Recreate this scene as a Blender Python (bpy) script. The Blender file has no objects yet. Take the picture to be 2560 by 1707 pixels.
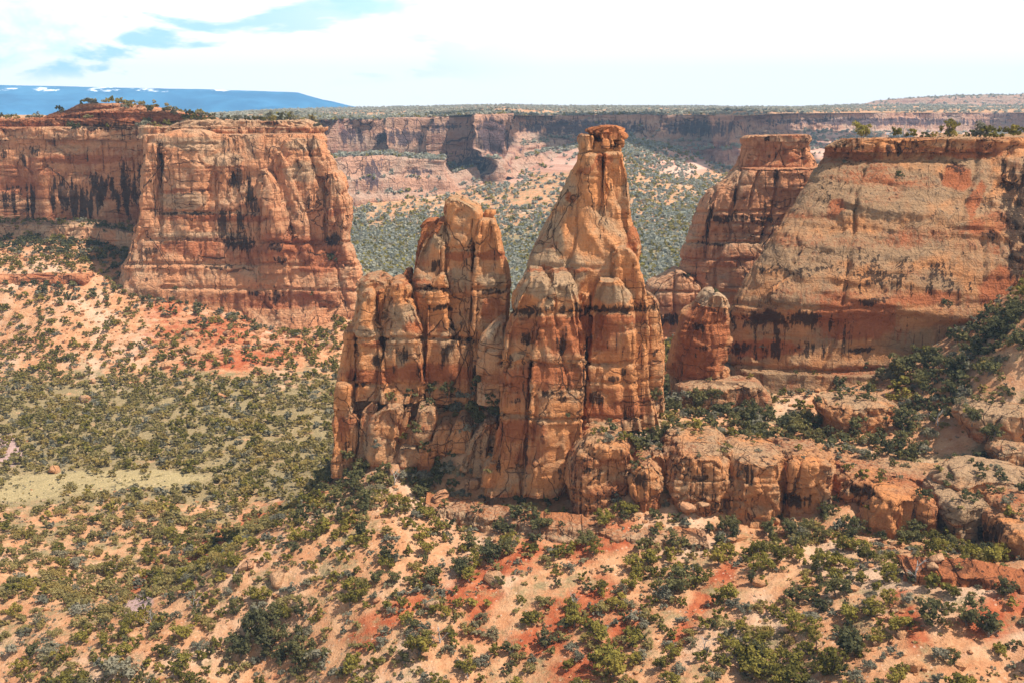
import bpy, math, random, time
import numpy as np
from mathutils import Vector

T0 = time.time()
S = bpy.context.scene
COL = S.collection
rad = math.radians
RNG = np.random.default_rng(7)
random.seed(7)

# ---------------------------------------------------------------- camera
F = 2745.0                      # focal length in photo pixels (photo is 2560 x 1707)
CX, CY, HY = 1280.0, 853.5, 262.0
TH = math.atan((CY - HY) / F)   # downward pitch
cam_d = bpy.data.cameras.new("camera")
cam = bpy.data.objects.new("camera", cam_d)
COL.objects.link(cam)
cam_d.sensor_width = 36.0
cam_d.lens = 36.0 * F / 2560.0
cam_d.clip_start = 1.0
cam_d.clip_end = 60000.0
cam.rotation_euler = (math.pi / 2 - TH, 0, 0)
S.camera = cam

# ---------------------------------------------------------------- exposure, sun, sky
S.view_settings.view_transform = 'Standard'
S.view_settings.look = 'None'
S.view_settings.gamma = 1.0
S.view_settings.exposure = 0.50
SUN_EL, SUN_AZ = rad(58), rad(16)      # elevation; azimuth measured from +X towards the camera side (-Y)
SUN = Vector((math.cos(SUN_EL) * math.cos(SUN_AZ), -math.cos(SUN_EL) * math.sin(SUN_AZ), math.sin(SUN_EL)))
sun_d = bpy.data.lights.new("sun", 'SUN')
sun_d.energy = 5.0
sun_d.angle = rad(0.5)
sun_d.color = (1.0, 0.95, 0.87)
sun = bpy.data.objects.new("sun", sun_d)
COL.objects.link(sun)
sun.rotation_euler = SUN.to_track_quat('Z', 'Y').to_euler()
sun.location = SUN * 500
HAZE = 0.85e-4                            # density of the air

class NT:
    """small helper to write node trees"""
    def __init__(s, tree):
        s.t = tree; s.n = tree.nodes; s.l = tree.links
    def new(s, typ, **kw):
        n = s.n.new(typ)
        for k, v in kw.items(): setattr(n, k, v)
        return n
    def put(s, sock, v):
        if isinstance(v, bpy.types.NodeSocket): s.l.new(v, sock)
        elif isinstance(v, (tuple, list)) and len(v) == 3 and sock.type == 'RGBA': sock.default_value = (*v, 1)
        else: sock.default_value = v
    def math(s, op, a, b=0.0, c=None, clamp=False):
        n = s.new('ShaderNodeMath', operation=op, use_clamp=clamp)
        s.put(n.inputs[0], a); s.put(n.inputs[1], b)
        if c is not None: s.put(n.inputs[2], c)
        return n.outputs[0]
    def mix(s, f, a, b, blend='MIX'):
        n = s.new('ShaderNodeMix', data_type='RGBA', blend_type=blend)
        s.put(n.inputs[0], f); s.put(n.inputs[6], a); s.put(n.inputs[7], b)
        return n.outputs[2]
    def vmul(s, v, k):
        n = s.new('ShaderNodeVectorMath', operation='MULTIPLY')
        s.put(n.inputs[0], v); n.inputs[1].default_value = k
        return n.outputs[0]
    def noise(s, v, scale, detail=4.0, rough=0.55, dist=0.0):
        n = s.new('ShaderNodeTexNoise')
        s.put(n.inputs['Vector'], v)
        n.inputs['Scale'].default_value = scale; n.inputs['Detail'].default_value = detail
        n.inputs['Roughness'].default_value = rough; n.inputs['Distortion'].default_value = dist
        return n.outputs[0]
    def step(s, v, a, b):
        n = s.new('ShaderNodeMapRange', interpolation_type='SMOOTHSTEP')
        s.put(n.inputs[0], v); n.inputs[1].default_value = a; n.inputs[2].default_value = b
        return n.outputs[0]

W = bpy.data.worlds.new("World")
S.world = W
W.use_nodes = True
nt = NT(W.node_tree)
nt.n.clear()
sky = nt.new('ShaderNodeTexSky', sky_type='NISHITA')
sky.sun_disc = False
sky.sun_elevation = SUN_EL
sky.sun_rotation = math.atan2(SUN.x, SUN.y)
sky.altitude = 1800
sky.air_density = 1.0; sky.dust_density = 0.6; sky.ozone_density = 1.0
tc = nt.new('ShaderNodeTexCoord')
sep = nt.new('ShaderNodeSeparateXYZ'); nt.l.new(tc.outputs['Generated'], sep.inputs[0])
zc = nt.math('MAXIMUM', sep.outputs[2], 0.0)
den = nt.math('ADD', zc, 0.10)
u_ = nt.math('DIVIDE', sep.outputs[0], den); v_ = nt.math('DIVIDE', sep.outputs[1], den)
cv = nt.new('ShaderNodeCombineXYZ'); nt.l.new(u_, cv.inputs[0]); nt.l.new(v_, cv.inputs[1])
cl = nt.noise(cv.outputs[0], 0.62, 7.0, 0.58, 0.25)
side = nt.step(sep.outputs[0], -0.55, 0.35)                     # more cloud towards the right of the view
cover = nt.math('MULTIPLY_ADD', side, 0.22, cl)
high = nt.step(zc, 0.25, 0.75)                                  # broken cloud overhead
cover = nt.math('SUBTRACT', cover, nt.math('MULTIPLY', high, 0.16))
mask = nt.math('MAXIMUM', nt.step(cover, 0.40, 0.53), nt.step(zc, 0.24, 0.16))
cl2 = nt.noise(nt.vmul(tc.outputs['Generated'], (6.5, 6.5, 20.0)), 1.0, 9.0, 0.62, 0.45)
cl2 = nt.math('MULTIPLY_ADD', nt.step(sep.outputs[0], -0.28, 0.22), 0.16, cl2)
ccol = nt.mix(nt.step(cl2, 0.36, 0.51), (0.60, 0.78, 0.73), (0.88, 0.88, 0.88))
left = nt.step(sep.outputs[0], 0.05, -0.30)                     # blue grey cloud bases, only towards the left
base_n = nt.noise(nt.vmul(tc.outputs['Generated'], (5.0, 5.0, 17.0)), 1.0, 6.0, 0.55, 0.3)
base_m = nt.math('MULTIPLY', nt.math('MULTIPLY', nt.step(base_n, 0.52, 0.58), left), nt.math('MULTIPLY', nt.step(zc, 0.015, 0.03), nt.step(zc, 0.16, 0.09)))
ccol = nt.mix(nt.math('MULTIPLY', base_m, 0.85), ccol, (0.27, 0.56, 0.74))
tint = nt.mix(1.0, sky.outputs[0], (0.80, 0.95, 1.0), 'MULTIPLY')
bg1 = nt.new('ShaderNodeBackground'); nt.l.new(tint, bg1.inputs[0]); bg1.inputs[1].default_value = 0.115
bg2 = nt.new('ShaderNodeBackground'); nt.l.new(ccol, bg2.inputs[0])
nt.l.new(nt.math('MULTIPLY_ADD', high, -0.62, 1.08), bg2.inputs[1])
ms = nt.new('ShaderNodeMixShader'); nt.l.new(mask, ms.inputs[0]); nt.l.new(bg1.outputs[0], ms.inputs[1]); nt.l.new(bg2.outputs[0], ms.inputs[2])
wo = nt.new('ShaderNodeOutputWorld'); nt.l.new(ms.outputs[0], wo.inputs[0])

S.cycles.use_denoising = True
S.cycles.max_bounces = 5
S.cycles.diffuse_bounces = 3
S.cycles.glossy_bounces = 1
S.cycles.transmission_bounces = 1
S.cycles.volume_bounces = 0
S.cycles.caustics_reflective = False
S.cycles.caustics_refractive = False

# ---------------------------------------------------------------- pixel <-> world
CT, ST = math.cos(TH), math.sin(TH)
def at(px, py, D):
    """world point seen at photo pixel (px, py) whose distance along +Y is D"""
    px = np.asarray(px, float); py = np.asarray(py, float); D = np.asarray(D, float)
    a = (px - CX) / F; b = (CY - py) / F
    dy = CT + b * ST; dz = -ST + b * CT
    return np.stack(np.broadcast_arrays(a / dy * D, D, dz / dy * D), -1)
def proj(P):
    X, Y, Z = P[..., 0], P[..., 1], P[..., 2]
    dep = Y * CT - Z * ST
    dep = np.maximum(dep, 1e-3)
    return CX + F * X / dep, CY - F * (Y * ST + Z * CT) / dep

# ---------------------------------------------------------------- noise
def _hash(i, j, k, seed):
    h = (i.astype(np.uint32) * np.uint32(374761393)) ^ (j.astype(np.uint32) * np.uint32(668265263)) ^ (k.astype(np.uint32) * np.uint32(2147483647)) ^ np.uint32(seed * 144665 + 17)
    h = (h ^ (h >> np.uint32(13))) * np.uint32(1274126177)
    h = (h ^ (h >> np.uint32(16))) * np.uint32(2246822519)
    h ^= h >> np.uint32(15)
    return h.astype(np.float32) * np.float32(2.0 / 4294967295.0) - np.float32(1)
def vnoise(P, seed=0):
    P = np.asarray(P, np.float64)
    I = np.floor(P); f = (P - I).astype(np.float32); I = I.astype(np.int64)
    f = f * f * f * (f * (f * 6 - 15) + 10)
    x, y, z = f[..., 0], f[..., 1], f[..., 2]
    i, j, k = I[..., 0], I[..., 1], I[..., 2]
    def c(a, b, d): return _hash(i + a, j + b, k + d, seed)
    x00 = c(0,0,0) * (1 - x) + c(1,0,0) * x; x10 = c(0,1,0) * (1 - x) + c(1,1,0) * x
    x01 = c(0,0,1) * (1 - x) + c(1,0,1) * x; x11 = c(0,1,1) * (1 - x) + c(1,1,1) * x
    return (x00 * (1 - y) + x10 * y) * (1 - z) + (x01 * (1 - y) + x11 * y) * z
def fbm(P, oct=4, seed=0, gain=0.5):
    a, s, r = 1.0, 0.0, 0.0
    P = np.asarray(P, float)
    for o in range(oct):
        r = r + a * vnoise(P, seed + 31 * o); s += a; a *= gain
        P = P * 2.03 + 11.7
    return r / s
def sstep(a, b, x):
    t = np.clip((x - a) / (b - a), 0, 1); return t * t * (3 - 2 * t)

# ---------------------------------------------------------------- mesh and object helpers
def mesh(name, V, Q, mats, smooth=True, attrs=None, mi=None):
    """V (n,3); Q (m,k) faces all of k corners, or a list of such arrays"""
    me = bpy.data.meshes.new(name)
    Qs = [q for q in (Q if isinstance(Q, list) else [Q]) if len(q)]
    V = np.asarray(V, np.float32)
    me.vertices.add(len(V)); me.vertices.foreach_set("co", V.ravel())
    li = np.concatenate([q.ravel() for q in Qs]).astype(np.int32)
    sizes = np.concatenate([np.full(len(q), q.shape[1]) for q in Qs]).astype(np.int32)
    me.loops.add(len(li)); me.loops.foreach_set("vertex_index", li)
    me.polygons.add(len(sizes))
    me.polygons.foreach_set("loop_start", (np.cumsum(sizes) - sizes).astype(np.int32))
    me.polygons.foreach_set("loop_total", sizes)
    me.polygons.foreach_set("use_smooth", np.full(len(sizes), smooth))
    if mi is not None: me.polygons.foreach_set("material_index", np.asarray(mi, np.int32))
    for k, a in (attrs or {}).items():
        if a.ndim == 2:
            at_ = me.attributes.new(k, 'FLOAT_COLOR', 'POINT')
            at_.data.foreach_set("color", np.concatenate([a, np.ones((len(a), 1))], 1).astype(np.float32).ravel())
        else:
            at_ = me.attributes.new(k, 'FLOAT', 'POINT'); at_.data.foreach_set("value", a.astype(np.float32))
    me.update(calc_edges=True)
    for m in (mats if isinstance(mats, list) else [mats]): me.materials.append(m)
    return me
def link(name, data, parent=None):
    o = bpy.data.objects.new(name, data); COL.objects.link(o)
    if parent is not None:
        o.parent = parent
        o.matrix_parent_inverse = parent.matrix_basis.inverted()
    return o
def tag(o, label=None, cat=None, group=None, kind=None):
    if label: o["label"] = label
    if cat: o["category"] = cat
    if group: o["group"] = group
    if kind: o["kind"] = kind
    return o
def thing(name, label, cat, loc=(0, 0, 0), group=None):
    o = bpy.data.objects.new(name, None); COL.objects.link(o)
    o.location = [float(c) for c in loc]
    o.empty_display_size = 2
    return tag(o, label, cat, group)
def grid_faces(nr, nc, wrap=False):
    r = np.arange(nr - 1)[:, None]; c = np.arange(nc if wrap else nc - 1)[None, :]
    c2 = (c + 1) % nc
    return np.stack([r * nc + c, r * nc + c2, (r + 1) * nc + c2, (r + 1) * nc + c], -1).reshape(-1, 4)

# ---------------------------------------------------------------- materials
def principled(nt, col, rough=0.95, normal=None, spec=0.15):
    b = nt.new('ShaderNodeBsdfPrincipled'); o = nt.new('ShaderNodeOutputMaterial')
    nt.put(b.inputs['Base Color'], col); nt.put(b.inputs['Roughness'], rough)
    b.inputs['Specular IOR Level'].default_value = spec
    if normal is not None: nt.l.new(normal, b.inputs['Normal'])
    nt.l.new(b.outputs[0], o.inputs[0])
    return b
def newmat(name):
    m = bpy.data.materials.new(name); m.use_nodes = True
    n = NT(m.node_tree); n.n.clear()
    return m, n
def rock_mat(name, orange=(0.53, 0.215, 0.080), tan=(0.38, 0.235, 0.130), red=(0.35, 0.115, 0.045), dark=(0.030, 0.018, 0.013), k=1.0, bump=1.0, joint=1.0):
    """k: size of the pattern (1 for rock about 230 m away, larger for far rock)"""
    m, n = newmat(name)
    P = n.new('ShaderNodeNewGeometry').outputs['Position']
    att = n.new('ShaderNodeAttribute'); att.attribute_name = 'paint'
    sp = n.new('ShaderNodeSeparateColor'); n.l.new(att.outputs[0], sp.inputs[0])
    stain, grey, rd = sp.outputs[0], sp.outputs[1], sp.outputs[2]
    # thin sedimentary bands, gently warped
    bands = n.noise(n.vmul(P, (0.03 / k, 0.03 / k, 0.20 / k)), 1.0, 4.0, 0.55, 0.5)
    beds = n.noise(n.vmul(P, (0.12 / k, 0.12 / k, 2.6 / k)), 1.0, 3.0, 0.6, 0.5)
    blot = n.noise(P, 0.11 / k, 6.0, 0.62, 0.4)
    fine = n.noise(P, 1.3 / k, 5.0, 0.65)
    streak = n.noise(n.vmul(P, (1.15 / k, 1.15 / k, 0.05 / k)), 1.0, 5.0, 0.62, 0.2)
    g = n.step(n.math('ADD', n.math('MULTIPLY', grey, 0.75), n.math('MULTIPLY', n.math('SUBTRACT', blot, 0.5), 1.6)), 0.12, 0.62)
    lich = n.step(n.noise(P, 0.75 / k, 7.0, 0.72), 0.50, 0.68)
    col = n.mix(g, orange, n.mix(n.math('MULTIPLY', lich, 0.75), tan, (0.21, 0.145, 0.095)))
    rf = n.step(n.math('ADD', n.math('MULTIPLY', rd, 0.8), n.math('ADD', n.math('MULTIPLY', n.math('SUBTRACT', bands, 0.5), 1.5), n.math('MULTIPLY', n.math('SUBTRACT', n.math('ADD', streak, blot), 1.0), 0.9))), 0.18, 0.62)
    col = n.mix(rf, col, red)
    shade = n.math('ADD', 0.60, n.math('ADD', n.math('MULTIPLY', beds, 0.24), n.math('ADD', n.math('MULTIPLY', streak, 0.26), n.math('MULTIPLY', fine, 0.46))))
    sc_ = n.new('ShaderNodeCombineColor')
    for i in range(3): n.l.new(shade, sc_.inputs[i])
    col = n.mix(1.0, col, sc_.outputs[0], 'MULTIPLY')
    pale = n.step(n.math('ADD', streak, n.math('MULTIPLY', blot, 0.4)), 0.84, 0.95)
    col = n.mix(n.math('MULTIPLY', pale, 0.45), col, (0.58, 0.38, 0.24))
    nw = n.new('ShaderNodeTexNoise'); n.l.new(P, nw.inputs['Vector']); nw.inputs['Scale'].default_value = 0.22 / k; nw.inputs['Detail'].default_value = 3.0
    wv = n.new('ShaderNodeVectorMath', operation='MULTIPLY_ADD'); n.l.new(nw.outputs['Color'], wv.inputs[0]); wv.inputs[1].default_value = (3.0 * k, 3.0 * k, 3.0 * k); n.l.new(P, wv.inputs[2])
    lines = None
    for sc3, wd, lo, hi, am in (((0.15, 0.15, 0.05), 0.014, 0.40, 0.56, 0.85), ((0.42, 0.42, 0.20), 0.022, 0.52, 0.64, 0.65)):
        vo = n.new('ShaderNodeTexVoronoi', feature='DISTANCE_TO_EDGE'); n.l.new(n.vmul(wv.outputs[0], tuple(c / k for c in sc3)), vo.inputs['Vector']); vo.inputs['Scale'].default_value = 1.0
        ln = n.math('MULTIPLY', n.math('MULTIPLY', n.step(vo.outputs['Distance'], wd, wd * 0.25), n.step(n.noise(P, 0.06 / k, 3.0, 0.6), lo, hi)), am)
        lines = ln if lines is None else n.math('MAXIMUM', lines, ln)
    zn = n.noise(n.vmul(wv.outputs[0], (0.012 / k, 0.012 / k, 0.16 / k)), 1.0, 2.0, 0.5)
    bl_ = n.math('MULTIPLY', n.step(n.math('ABSOLUTE', n.math('SUBTRACT', n.math('FRACT', n.math('MULTIPLY', zn, 9.0)), 0.5)), 0.045, 0.012), n.step(n.noise(P, 0.09 / k, 4.0, 0.65), 0.46, 0.60))
    lines = n.math('MAXIMUM', lines, n.math('MULTIPLY', bl_, 0.7))
    lines = n.math('MULTIPLY', lines, joint)
    col = n.mix(lines, col, (0.085, 0.042, 0.024))
    sf = n.step(n.math('ADD', n.math('MULTIPLY', stain, 1.0), n.math('ADD', n.math('MULTIPLY', n.math('SUBTRACT', streak, 0.5), 2.6), n.math('MULTIPLY', n.math('SUBTRACT', fine, 0.5), 0.8))), 0.38, 0.72)
    col = n.mix(n.math('MULTIPLY', sf, 0.88), col, dark)
    h = n.math('ADD', n.math('MULTIPLY', beds, 0.34), n.math('ADD', n.math('MULTIPLY', fine, 1.0), n.math('MULTIPLY_ADD', lines, -0.9, n.math('MULTIPLY', streak, 0.8))))
    bp = n.new('ShaderNodeBump'); bp.inputs['Strength'].default_value = 0.9 * bump; bp.inputs['Distance'].default_value = 0.95 * k
    n.l.new(h, bp.inputs['Height'])
    principled(n, col, 0.96, bp.outputs[0], 0.08)
    return m
M_ROCK = rock_mat("sandstone")
M_SLICK = rock_mat("weathered_shaded_slickrock", orange=(0.45, 0.195, 0.078), tan=(0.315, 0.188, 0.100), red=(0.33, 0.105, 0.042), joint=0.40)  # weathered rock, darkened to stand in for shade on the right mesa
M_PALE = rock_mat("pale_weathered_sandstone", orange=(0.48, 0.23, 0.105), tan=(0.43, 0.28, 0.165), red=(0.36, 0.135, 0.055))
M_MESA = rock_mat("sunlit_mesa_sandstone", orange=(0.56, 0.24, 0.112), tan=(0.47, 0.275, 0.155), red=(0.36, 0.12, 0.052), k=1.6)
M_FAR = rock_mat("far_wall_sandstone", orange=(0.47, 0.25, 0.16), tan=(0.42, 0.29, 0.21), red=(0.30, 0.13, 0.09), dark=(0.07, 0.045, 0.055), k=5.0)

def ground_mat():
    m, n = newmat("desert_soil")
    P = n.new('ShaderNodeNewGeometry').outputs['Position']
    att = n.new('ShaderNodeAttribute'); att.attribute_name = 'paint'
    sp = n.new('ShaderNodeSeparateColor'); n.l.new(att.outputs[0], sp.inputs[0])
    att2 = n.new('ShaderNodeAttribute'); att2.attribute_name = 'paint2'
    sp2 = n.new('ShaderNodeSeparateColor'); n.l.new(att2.outputs[0], sp2.inputs[0])
    rd, grass, slick = sp.outputs[0], sp.outputs[1], sp.outputs[2]
    blot = n.noise(P, 0.07, 6.0, 0.65, 0.3)
    mid = n.noise(P, 0.35, 5.0, 0.65)
    fine = n.noise(P, 2.2, 4.0, 0.7)
    col = n.mix(n.step(mid, 0.35, 0.68), (0.46, 0.205, 0.095), (0.57, 0.315, 0.165))
    col = n.mix(n.math('MULTIPLY', n.step(n.noise(P, 0.045, 5.0, 0.6, 0.5), 0.50, 0.66), 0.75), col, n.mix(fine, (0.54, 0.37, 0.24), (0.64, 0.44, 0.30)))
    mp = n.new('ShaderNodeMapping'); n.l.new(P, mp.inputs['Vector']); mp.inputs['Rotation'].default_value = (0, 0, rad(-40)); mp.inputs['Scale'].default_value = (0.05, 0.24, 0.1)
    rill = n.noise(mp.outputs[0], 1.0, 5.0, 0.62, 0.4)
    rd = n.math('MULTIPLY_ADD', n.math('SUBTRACT', rill, 0.5), 1.5, rd)
    rf = n.step(n.math('ADD', rd, n.math('MULTIPLY', n.math('SUBTRACT', blot, 0.5), 1.6)), 0.22, 0.95)
    col = n.mix(rf, col, n.mix(n.step(mid, 0.4, 0.65), (0.34, 0.080, 0.032), (0.48, 0.150, 0.062)))
    gf = n.step(n.math('ADD', grass, n.math('MULTIPLY', n.math('SUBTRACT', n.noise(P, 0.16, 6.0, 0.7), 0.5), 2.2)), 0.36, 0.78)
    col = n.mix(n.math('MULTIPLY', gf, 0.92), col, n.mix(n.step(fine, 0.35, 0.65), (0.19, 0.155, 0.075), (0.32, 0.24, 0.12)))
    col = n.mix(n.step(n.math('ADD', sp2.outputs[0], n.math('MULTIPLY', n.math('SUBTRACT', n.noise(P, 0.22, 6.0, 0.7), 0.5), 1.6)), 0.35, 0.75), col, n.mix(n.step(n.math('ADD', fine, n.math('MULTIPLY', mid, 0.5)), 0.55, 0.95) if False else n.step(fine, 0.35, 0.65), (0.30, 0.230, 0.110), (0.43, 0.320, 0.160)))     # dry meadow
    col = n.mix(sp2.outputs[1], col, n.mix(mid, (0.40, 0.25, 0.22), (0.50, 0.33, 0.28)))                            # grey-pink clay
    bandn = n.noise(n.vmul(P, (0.004, 0.004, 0.22)), 1.0, 4.0, 0.6, 0.4)
    col = n.mix(slick, col, n.mix(n.step(bandn, 0.4, 0.62), (0.60, 0.37, 0.27), (0.44, 0.22, 0.15)))
    # gravel: pale and dark specks
    vor = n.new('ShaderNodeTexVoronoi'); n.l.new(P, vor.inputs['Vector']); vor.inputs['Scale'].default_value = 1.1
    peb = n.step(vor.outputs['Distance'], 0.30, 0.16)
    vsp = n.new('ShaderNodeSeparateColor'); n.l.new(vor.outputs['Color'], vsp.inputs[0])
    col = n.mix(n.math('MULTIPLY', n.math('MULTIPLY', peb, n.step(vsp.outputs[0], 0.66, 0.7)), 0.55), col, (0.62, 0.42, 0.29))
    col = n.mix(n.math('MULTIPLY', n.math('MULTIPLY', peb, n.step(vsp.outputs[1], 0.80, 0.83)), 0.6), col, (0.17, 0.14, 0.085))
    shade = n.math('ADD', 0.74, n.math('MULTIPLY', fine, 0.5))
    sc_ = n.new('ShaderNodeCombineColor')
    for i in range(3): n.l.new(shade, sc_.inputs[i])
    col = n.mix(1.0, col, sc_.outputs[0], 'MULTIPLY')
    bp = n.new('ShaderNodeBump'); bp.inputs['Strength'].default_value = 0.8; bp.inputs['Distance'].default_value = 0.45
    n.l.new(n.math('ADD', n.math('MULTIPLY', mid, 1.2), fine), bp.inputs['Height'])
    principled(n, col, 0.98, bp.outputs[0], 0.05)
    return m
M_GROUND = ground_mat()

def leaf_mat(name, a, b, c):
    m, n = newmat(name)
    P = n.new('ShaderNodeNewGeometry').outputs['Position']
    oi = n.new('ShaderNodeObjectInfo')
    v = n.noise(P, 0.9, 3.0, 0.6)
    big = n.noise(P, 0.13, 2.0, 0.5)
    col = n.mix(n.step(n.math('ADD', v, n.math('MULTIPLY', n.math('SUBTRACT', oi.outputs['Random'], 0.5), 0.35)), 0.34, 0.66), a, b)
    col = n.mix(n.math('MULTIPLY', n.step(big, 0.48, 0.68), 0.8), col, c)
    bs = n.new('ShaderNodeBsdfDiffuse'); n.put(bs.inputs[0], col)
    tr = n.new('ShaderNodeBsdfTranslucent'); n.put(tr.inputs[0], col)
    mx = n.new('ShaderNodeMixShader'); mx.inputs[0].default_value = 0.40
    n.l.new(bs.outputs[0], mx.inputs[1]); n.l.new(tr.outputs[0], mx.inputs[2])
    o = n.new('ShaderNodeOutputMaterial'); n.l.new(mx.outputs[0], o.inputs[0])
    return m
M_JUN = leaf_mat("juniper_foliage", (0.14, 0.12, 0.03), (0.315, 0.255, 0.055), (0.36, 0.27, 0.058))
M_DARK = leaf_mat("dark_juniper_foliage", (0.095, 0.092, 0.045), (0.195, 0.174, 0.068), (0.24, 0.195, 0.066))
M_SAGE = leaf_mat("grey_shrub_foliage", (0.175, 0.162, 0.112), (0.31, 0.275, 0.19), (0.27, 0.215, 0.105))
M_OLIVE = leaf_mat("olive_shrub_foliage", (0.215, 0.172, 0.062), (0.385, 0.3, 0.115), (0.345, 0.235, 0.067))
M_FARLEAF = leaf_mat("far_woodland_foliage", (0.25, 0.255, 0.205), (0.38, 0.37, 0.285), (0.37, 0.32, 0.23))
def flat_mat(name, a, b, scale, rough=0.9):
    m, n = newmat(name)
    P = n.new('ShaderNodeNewGeometry').outputs['Position']
    principled(n, n.mix(n.noise(P, scale, 5.0, 0.65), a, b), rough)
    return m
M_BARK = flat_mat("juniper_bark", (0.10, 0.075, 0.055), (0.22, 0.18, 0.145), 3.0)
M_DEAD = flat_mat("bleached_dead_wood", (0.26, 0.22, 0.19), (0.45, 0.41, 0.37), 2.0)
M_STEEL = flat_mat("dark_metal", (0.10, 0.09, 0.08), (0.16, 0.14, 0.12), 2.0, 0.6)
M_SIGN = flat_mat("pale_painted_panel", (0.60, 0.68, 0.74), (0.70, 0.76, 0.80), 2.0, 0.6)

# ---------------------------------------------------------------- the ground
U = lambda px, py, D: (at(px, py, D)[..., 0] / D)
CP = [  # photo pixel x, y and distance: points the ground passes through
    (-250,1707,190),(0,1707,187),(640,1707,180),(1280,1707,165),(1920,1707,152),(2560,1707,142),(2850,1707,136),
    (-250,1500,217),(0,1500,215),(200,1500,214),(0,1300,267),(400,1300,268),(-250,1300,266),
    (0,1180,310),(400,1180,310),(700,1180,308),(800,1100,342),(-250,1180,312),
    (0,1000,380),(400,1000,378),(800,1000,375),(-250,1000,382),
    (0,900,420),(400,900,415),(800,900,420),(0,820,445),(400,820,442),(850,800,462),(150,745,457),(-250,820,447),
    (600,785,470),(850,775,482),(380,730,468),
    (0,735,458),(0,682,472),(-250,735,458),(-250,682,472),(220,735,462),(220,682,474),
    (0,610,510),(150,562,535),(300,562,540),(300,650,497),(-250,600,512),
    (700,1290,272),(500,1420,234),(250,1500,219),(620,1350,252),
    (830,1195,236),(700,1290,221),(560,1400,206),(300,1570,194),
    (1000,1250,216),(1000,1450,191),(1280,1350,199),(1280,1500,183),(1600,1400,191),(1600,1550,173),(1920,1400,184),(1920,1550,167),
    (2300,1400,174),(2560,1400,165),(2560,1550,153),(640,1560,190),(1000,1600,176),(2850,1400,158),
    (1500,1260,206),(1900,1315,202),(2200,1325,196),(2500,1375,186),(2800,1420,178),
    (1500,1105,223),(1900,1125,222),(2200,1165,215),(2560,1240,201),(2800,1260,196),
    (1650,1040,233),(1760,1072,233),(2000,1098,231),(2300,1080,228),(2560,1080,218),(2800,1080,212),
    (1850,1045,243),(2100,1045,243),(2300,950,247),(2450,880,240),(2560,850,232),(2800,780,225),
    (1000,990,241),(1150,1000,239),(1220,1080,229),(900,1165,233),(1050,1155,231),(1220,1210,223),(1350,1218,220),(1440,1230,218),
    (1665,1000,254),(1665,905,310),(1665,825,420),(1800,815,430),(2000,815,440),
    (1280,700,800),(1000,650,900),(1280,600,1000),(1600,650,850),(900,520,1150),(1200,455,1250),(1600,420,1270),(1560,352,1400),(1760,440,1320),
    (850,492,1200),(1100,455,1310),(1330,385,1450),(1500,362,1480),(1950,360,1560),(2060,340,1650),(2300,330,1900),(2700,330,2000),(1850,420,1420),(2050,420,1400),
    (650,520,1180),(600,640,900),
]
pts = [(U(a, b, d), math.log(d), at(a, b, d)[2]) for a, b, d in CP]
for px, z in ((900, -101), (1200, -98), (1500, -94)):       # hidden ground behind the towers
    pts.append(((px - CX) / F, math.log(300.0), z))
for px, z in ((700, -116), (1000, -114), (1300, -112), (1550, -108)):
    pts.append(((px - CX) / F, math.log(500.0), z))
for px, z in ((-250, -55), (300, -50), (600, -60), (2100, -70), (2500, -60), (2900, -45)):
    pts.append(((px - CX) / F, math.log(640.0 if px < 900 else 330.0), z))
for px, z in ((-250, -96), (640, -92), (1280, -86), (1920, -80), (2560, -74), (2850, -72)):
    pts.append(((px - CX) / F, math.log(105.0), z))
for px, z in ((-300, -110), (400, -118), (2300, -90), (2900, -80)):
    pts.append(((px - CX) / F, math.log(900.0), z))
for px in (-200, 800, 1600, 2400, 3200):
    pts.append(((px - CX) / F, math.log(2600.0), -55))
PT = np.array(pts); PC = PT[:, :2] * np.array([1.6, 1.0]); PZ = PT[:, 2]
def _tps(r2): return 0.5 * r2 * np.log(r2 + 1e-12)
n_ = len(PC)
A = np.zeros((n_ + 3, n_ + 3))
A[:n_, :n_] = _tps(((PC[:, None] - PC[None]) ** 2).sum(-1)) + 2e-4 * np.eye(n_)
A[:n_, n_] = 1; A[:n_, n_+1:] = PC; A[n_, :n_] = 1; A[n_+1:, :n_] = PC.T
WT = np.linalg.solve(A, np.concatenate([PZ, np.zeros(3)]))
def ground_z(x, y):
    x = np.asarray(x, float).ravel(); y = np.asarray(y, float).ravel()
    u = np.clip(x / y, -0.62, 0.62) * 1.6; v = np.log(np.clip(y, 90, 2700))
    z = np.empty(len(x))
    for s in range(0, len(x), 40000):
        e = s + 40000
        r2 = (u[s:e, None] - PC[None, :, 0]) ** 2 + (v[s:e, None] - PC[None, :, 1]) ** 2
        z[s:e] = _tps(r2) @ WT[:n_] + WT[n_] + WT[n_+1] * u[s:e] + WT[n_+2] * v[s:e]
    return z
def ground_relief(x, y):
    P = np.stack([x, y, np.zeros_like(x)], -1)
    k = np.clip(y / 230.0, 0.7, 5.0)
    gul = 1 - np.abs(fbm(np.stack([(x * 0.75 - y * 0.62) / 11.0, (x * 0.62 + y * 0.75) / 34.0, 0 * x], -1), 4, 5)) * 2.2   # rills running down to the left
    return 1.0 * k * fbm(P / 26.0 / k[..., None], 4, 3) - 0.75 * np.clip(gul, 0, 1) * sstep(90, 140, y) * (1 - sstep(420, 800, y)) + 0.28 * fbm(P / 2.6, 4, 9) + 0.10 * fbm(P / 0.8, 2, 19)
def ground(x, y):
    return ground_z(x, y) + ground_relief(np.asarray(x, float), np.asarray(y, float))
def gD(px, py):
    Ds = np.exp(np.linspace(math.log(110), math.log(600), 1400))
    p = at(np.full(1400, float(px)), np.full(1400, float(py)), Ds)
    hit = np.nonzero(ground(p[:, 0], p[:, 1]) > p[:, 2])[0]
    return float(Ds[hit[0]]) if len(hit) else 600.0
nu, nv = 900, 860
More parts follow.
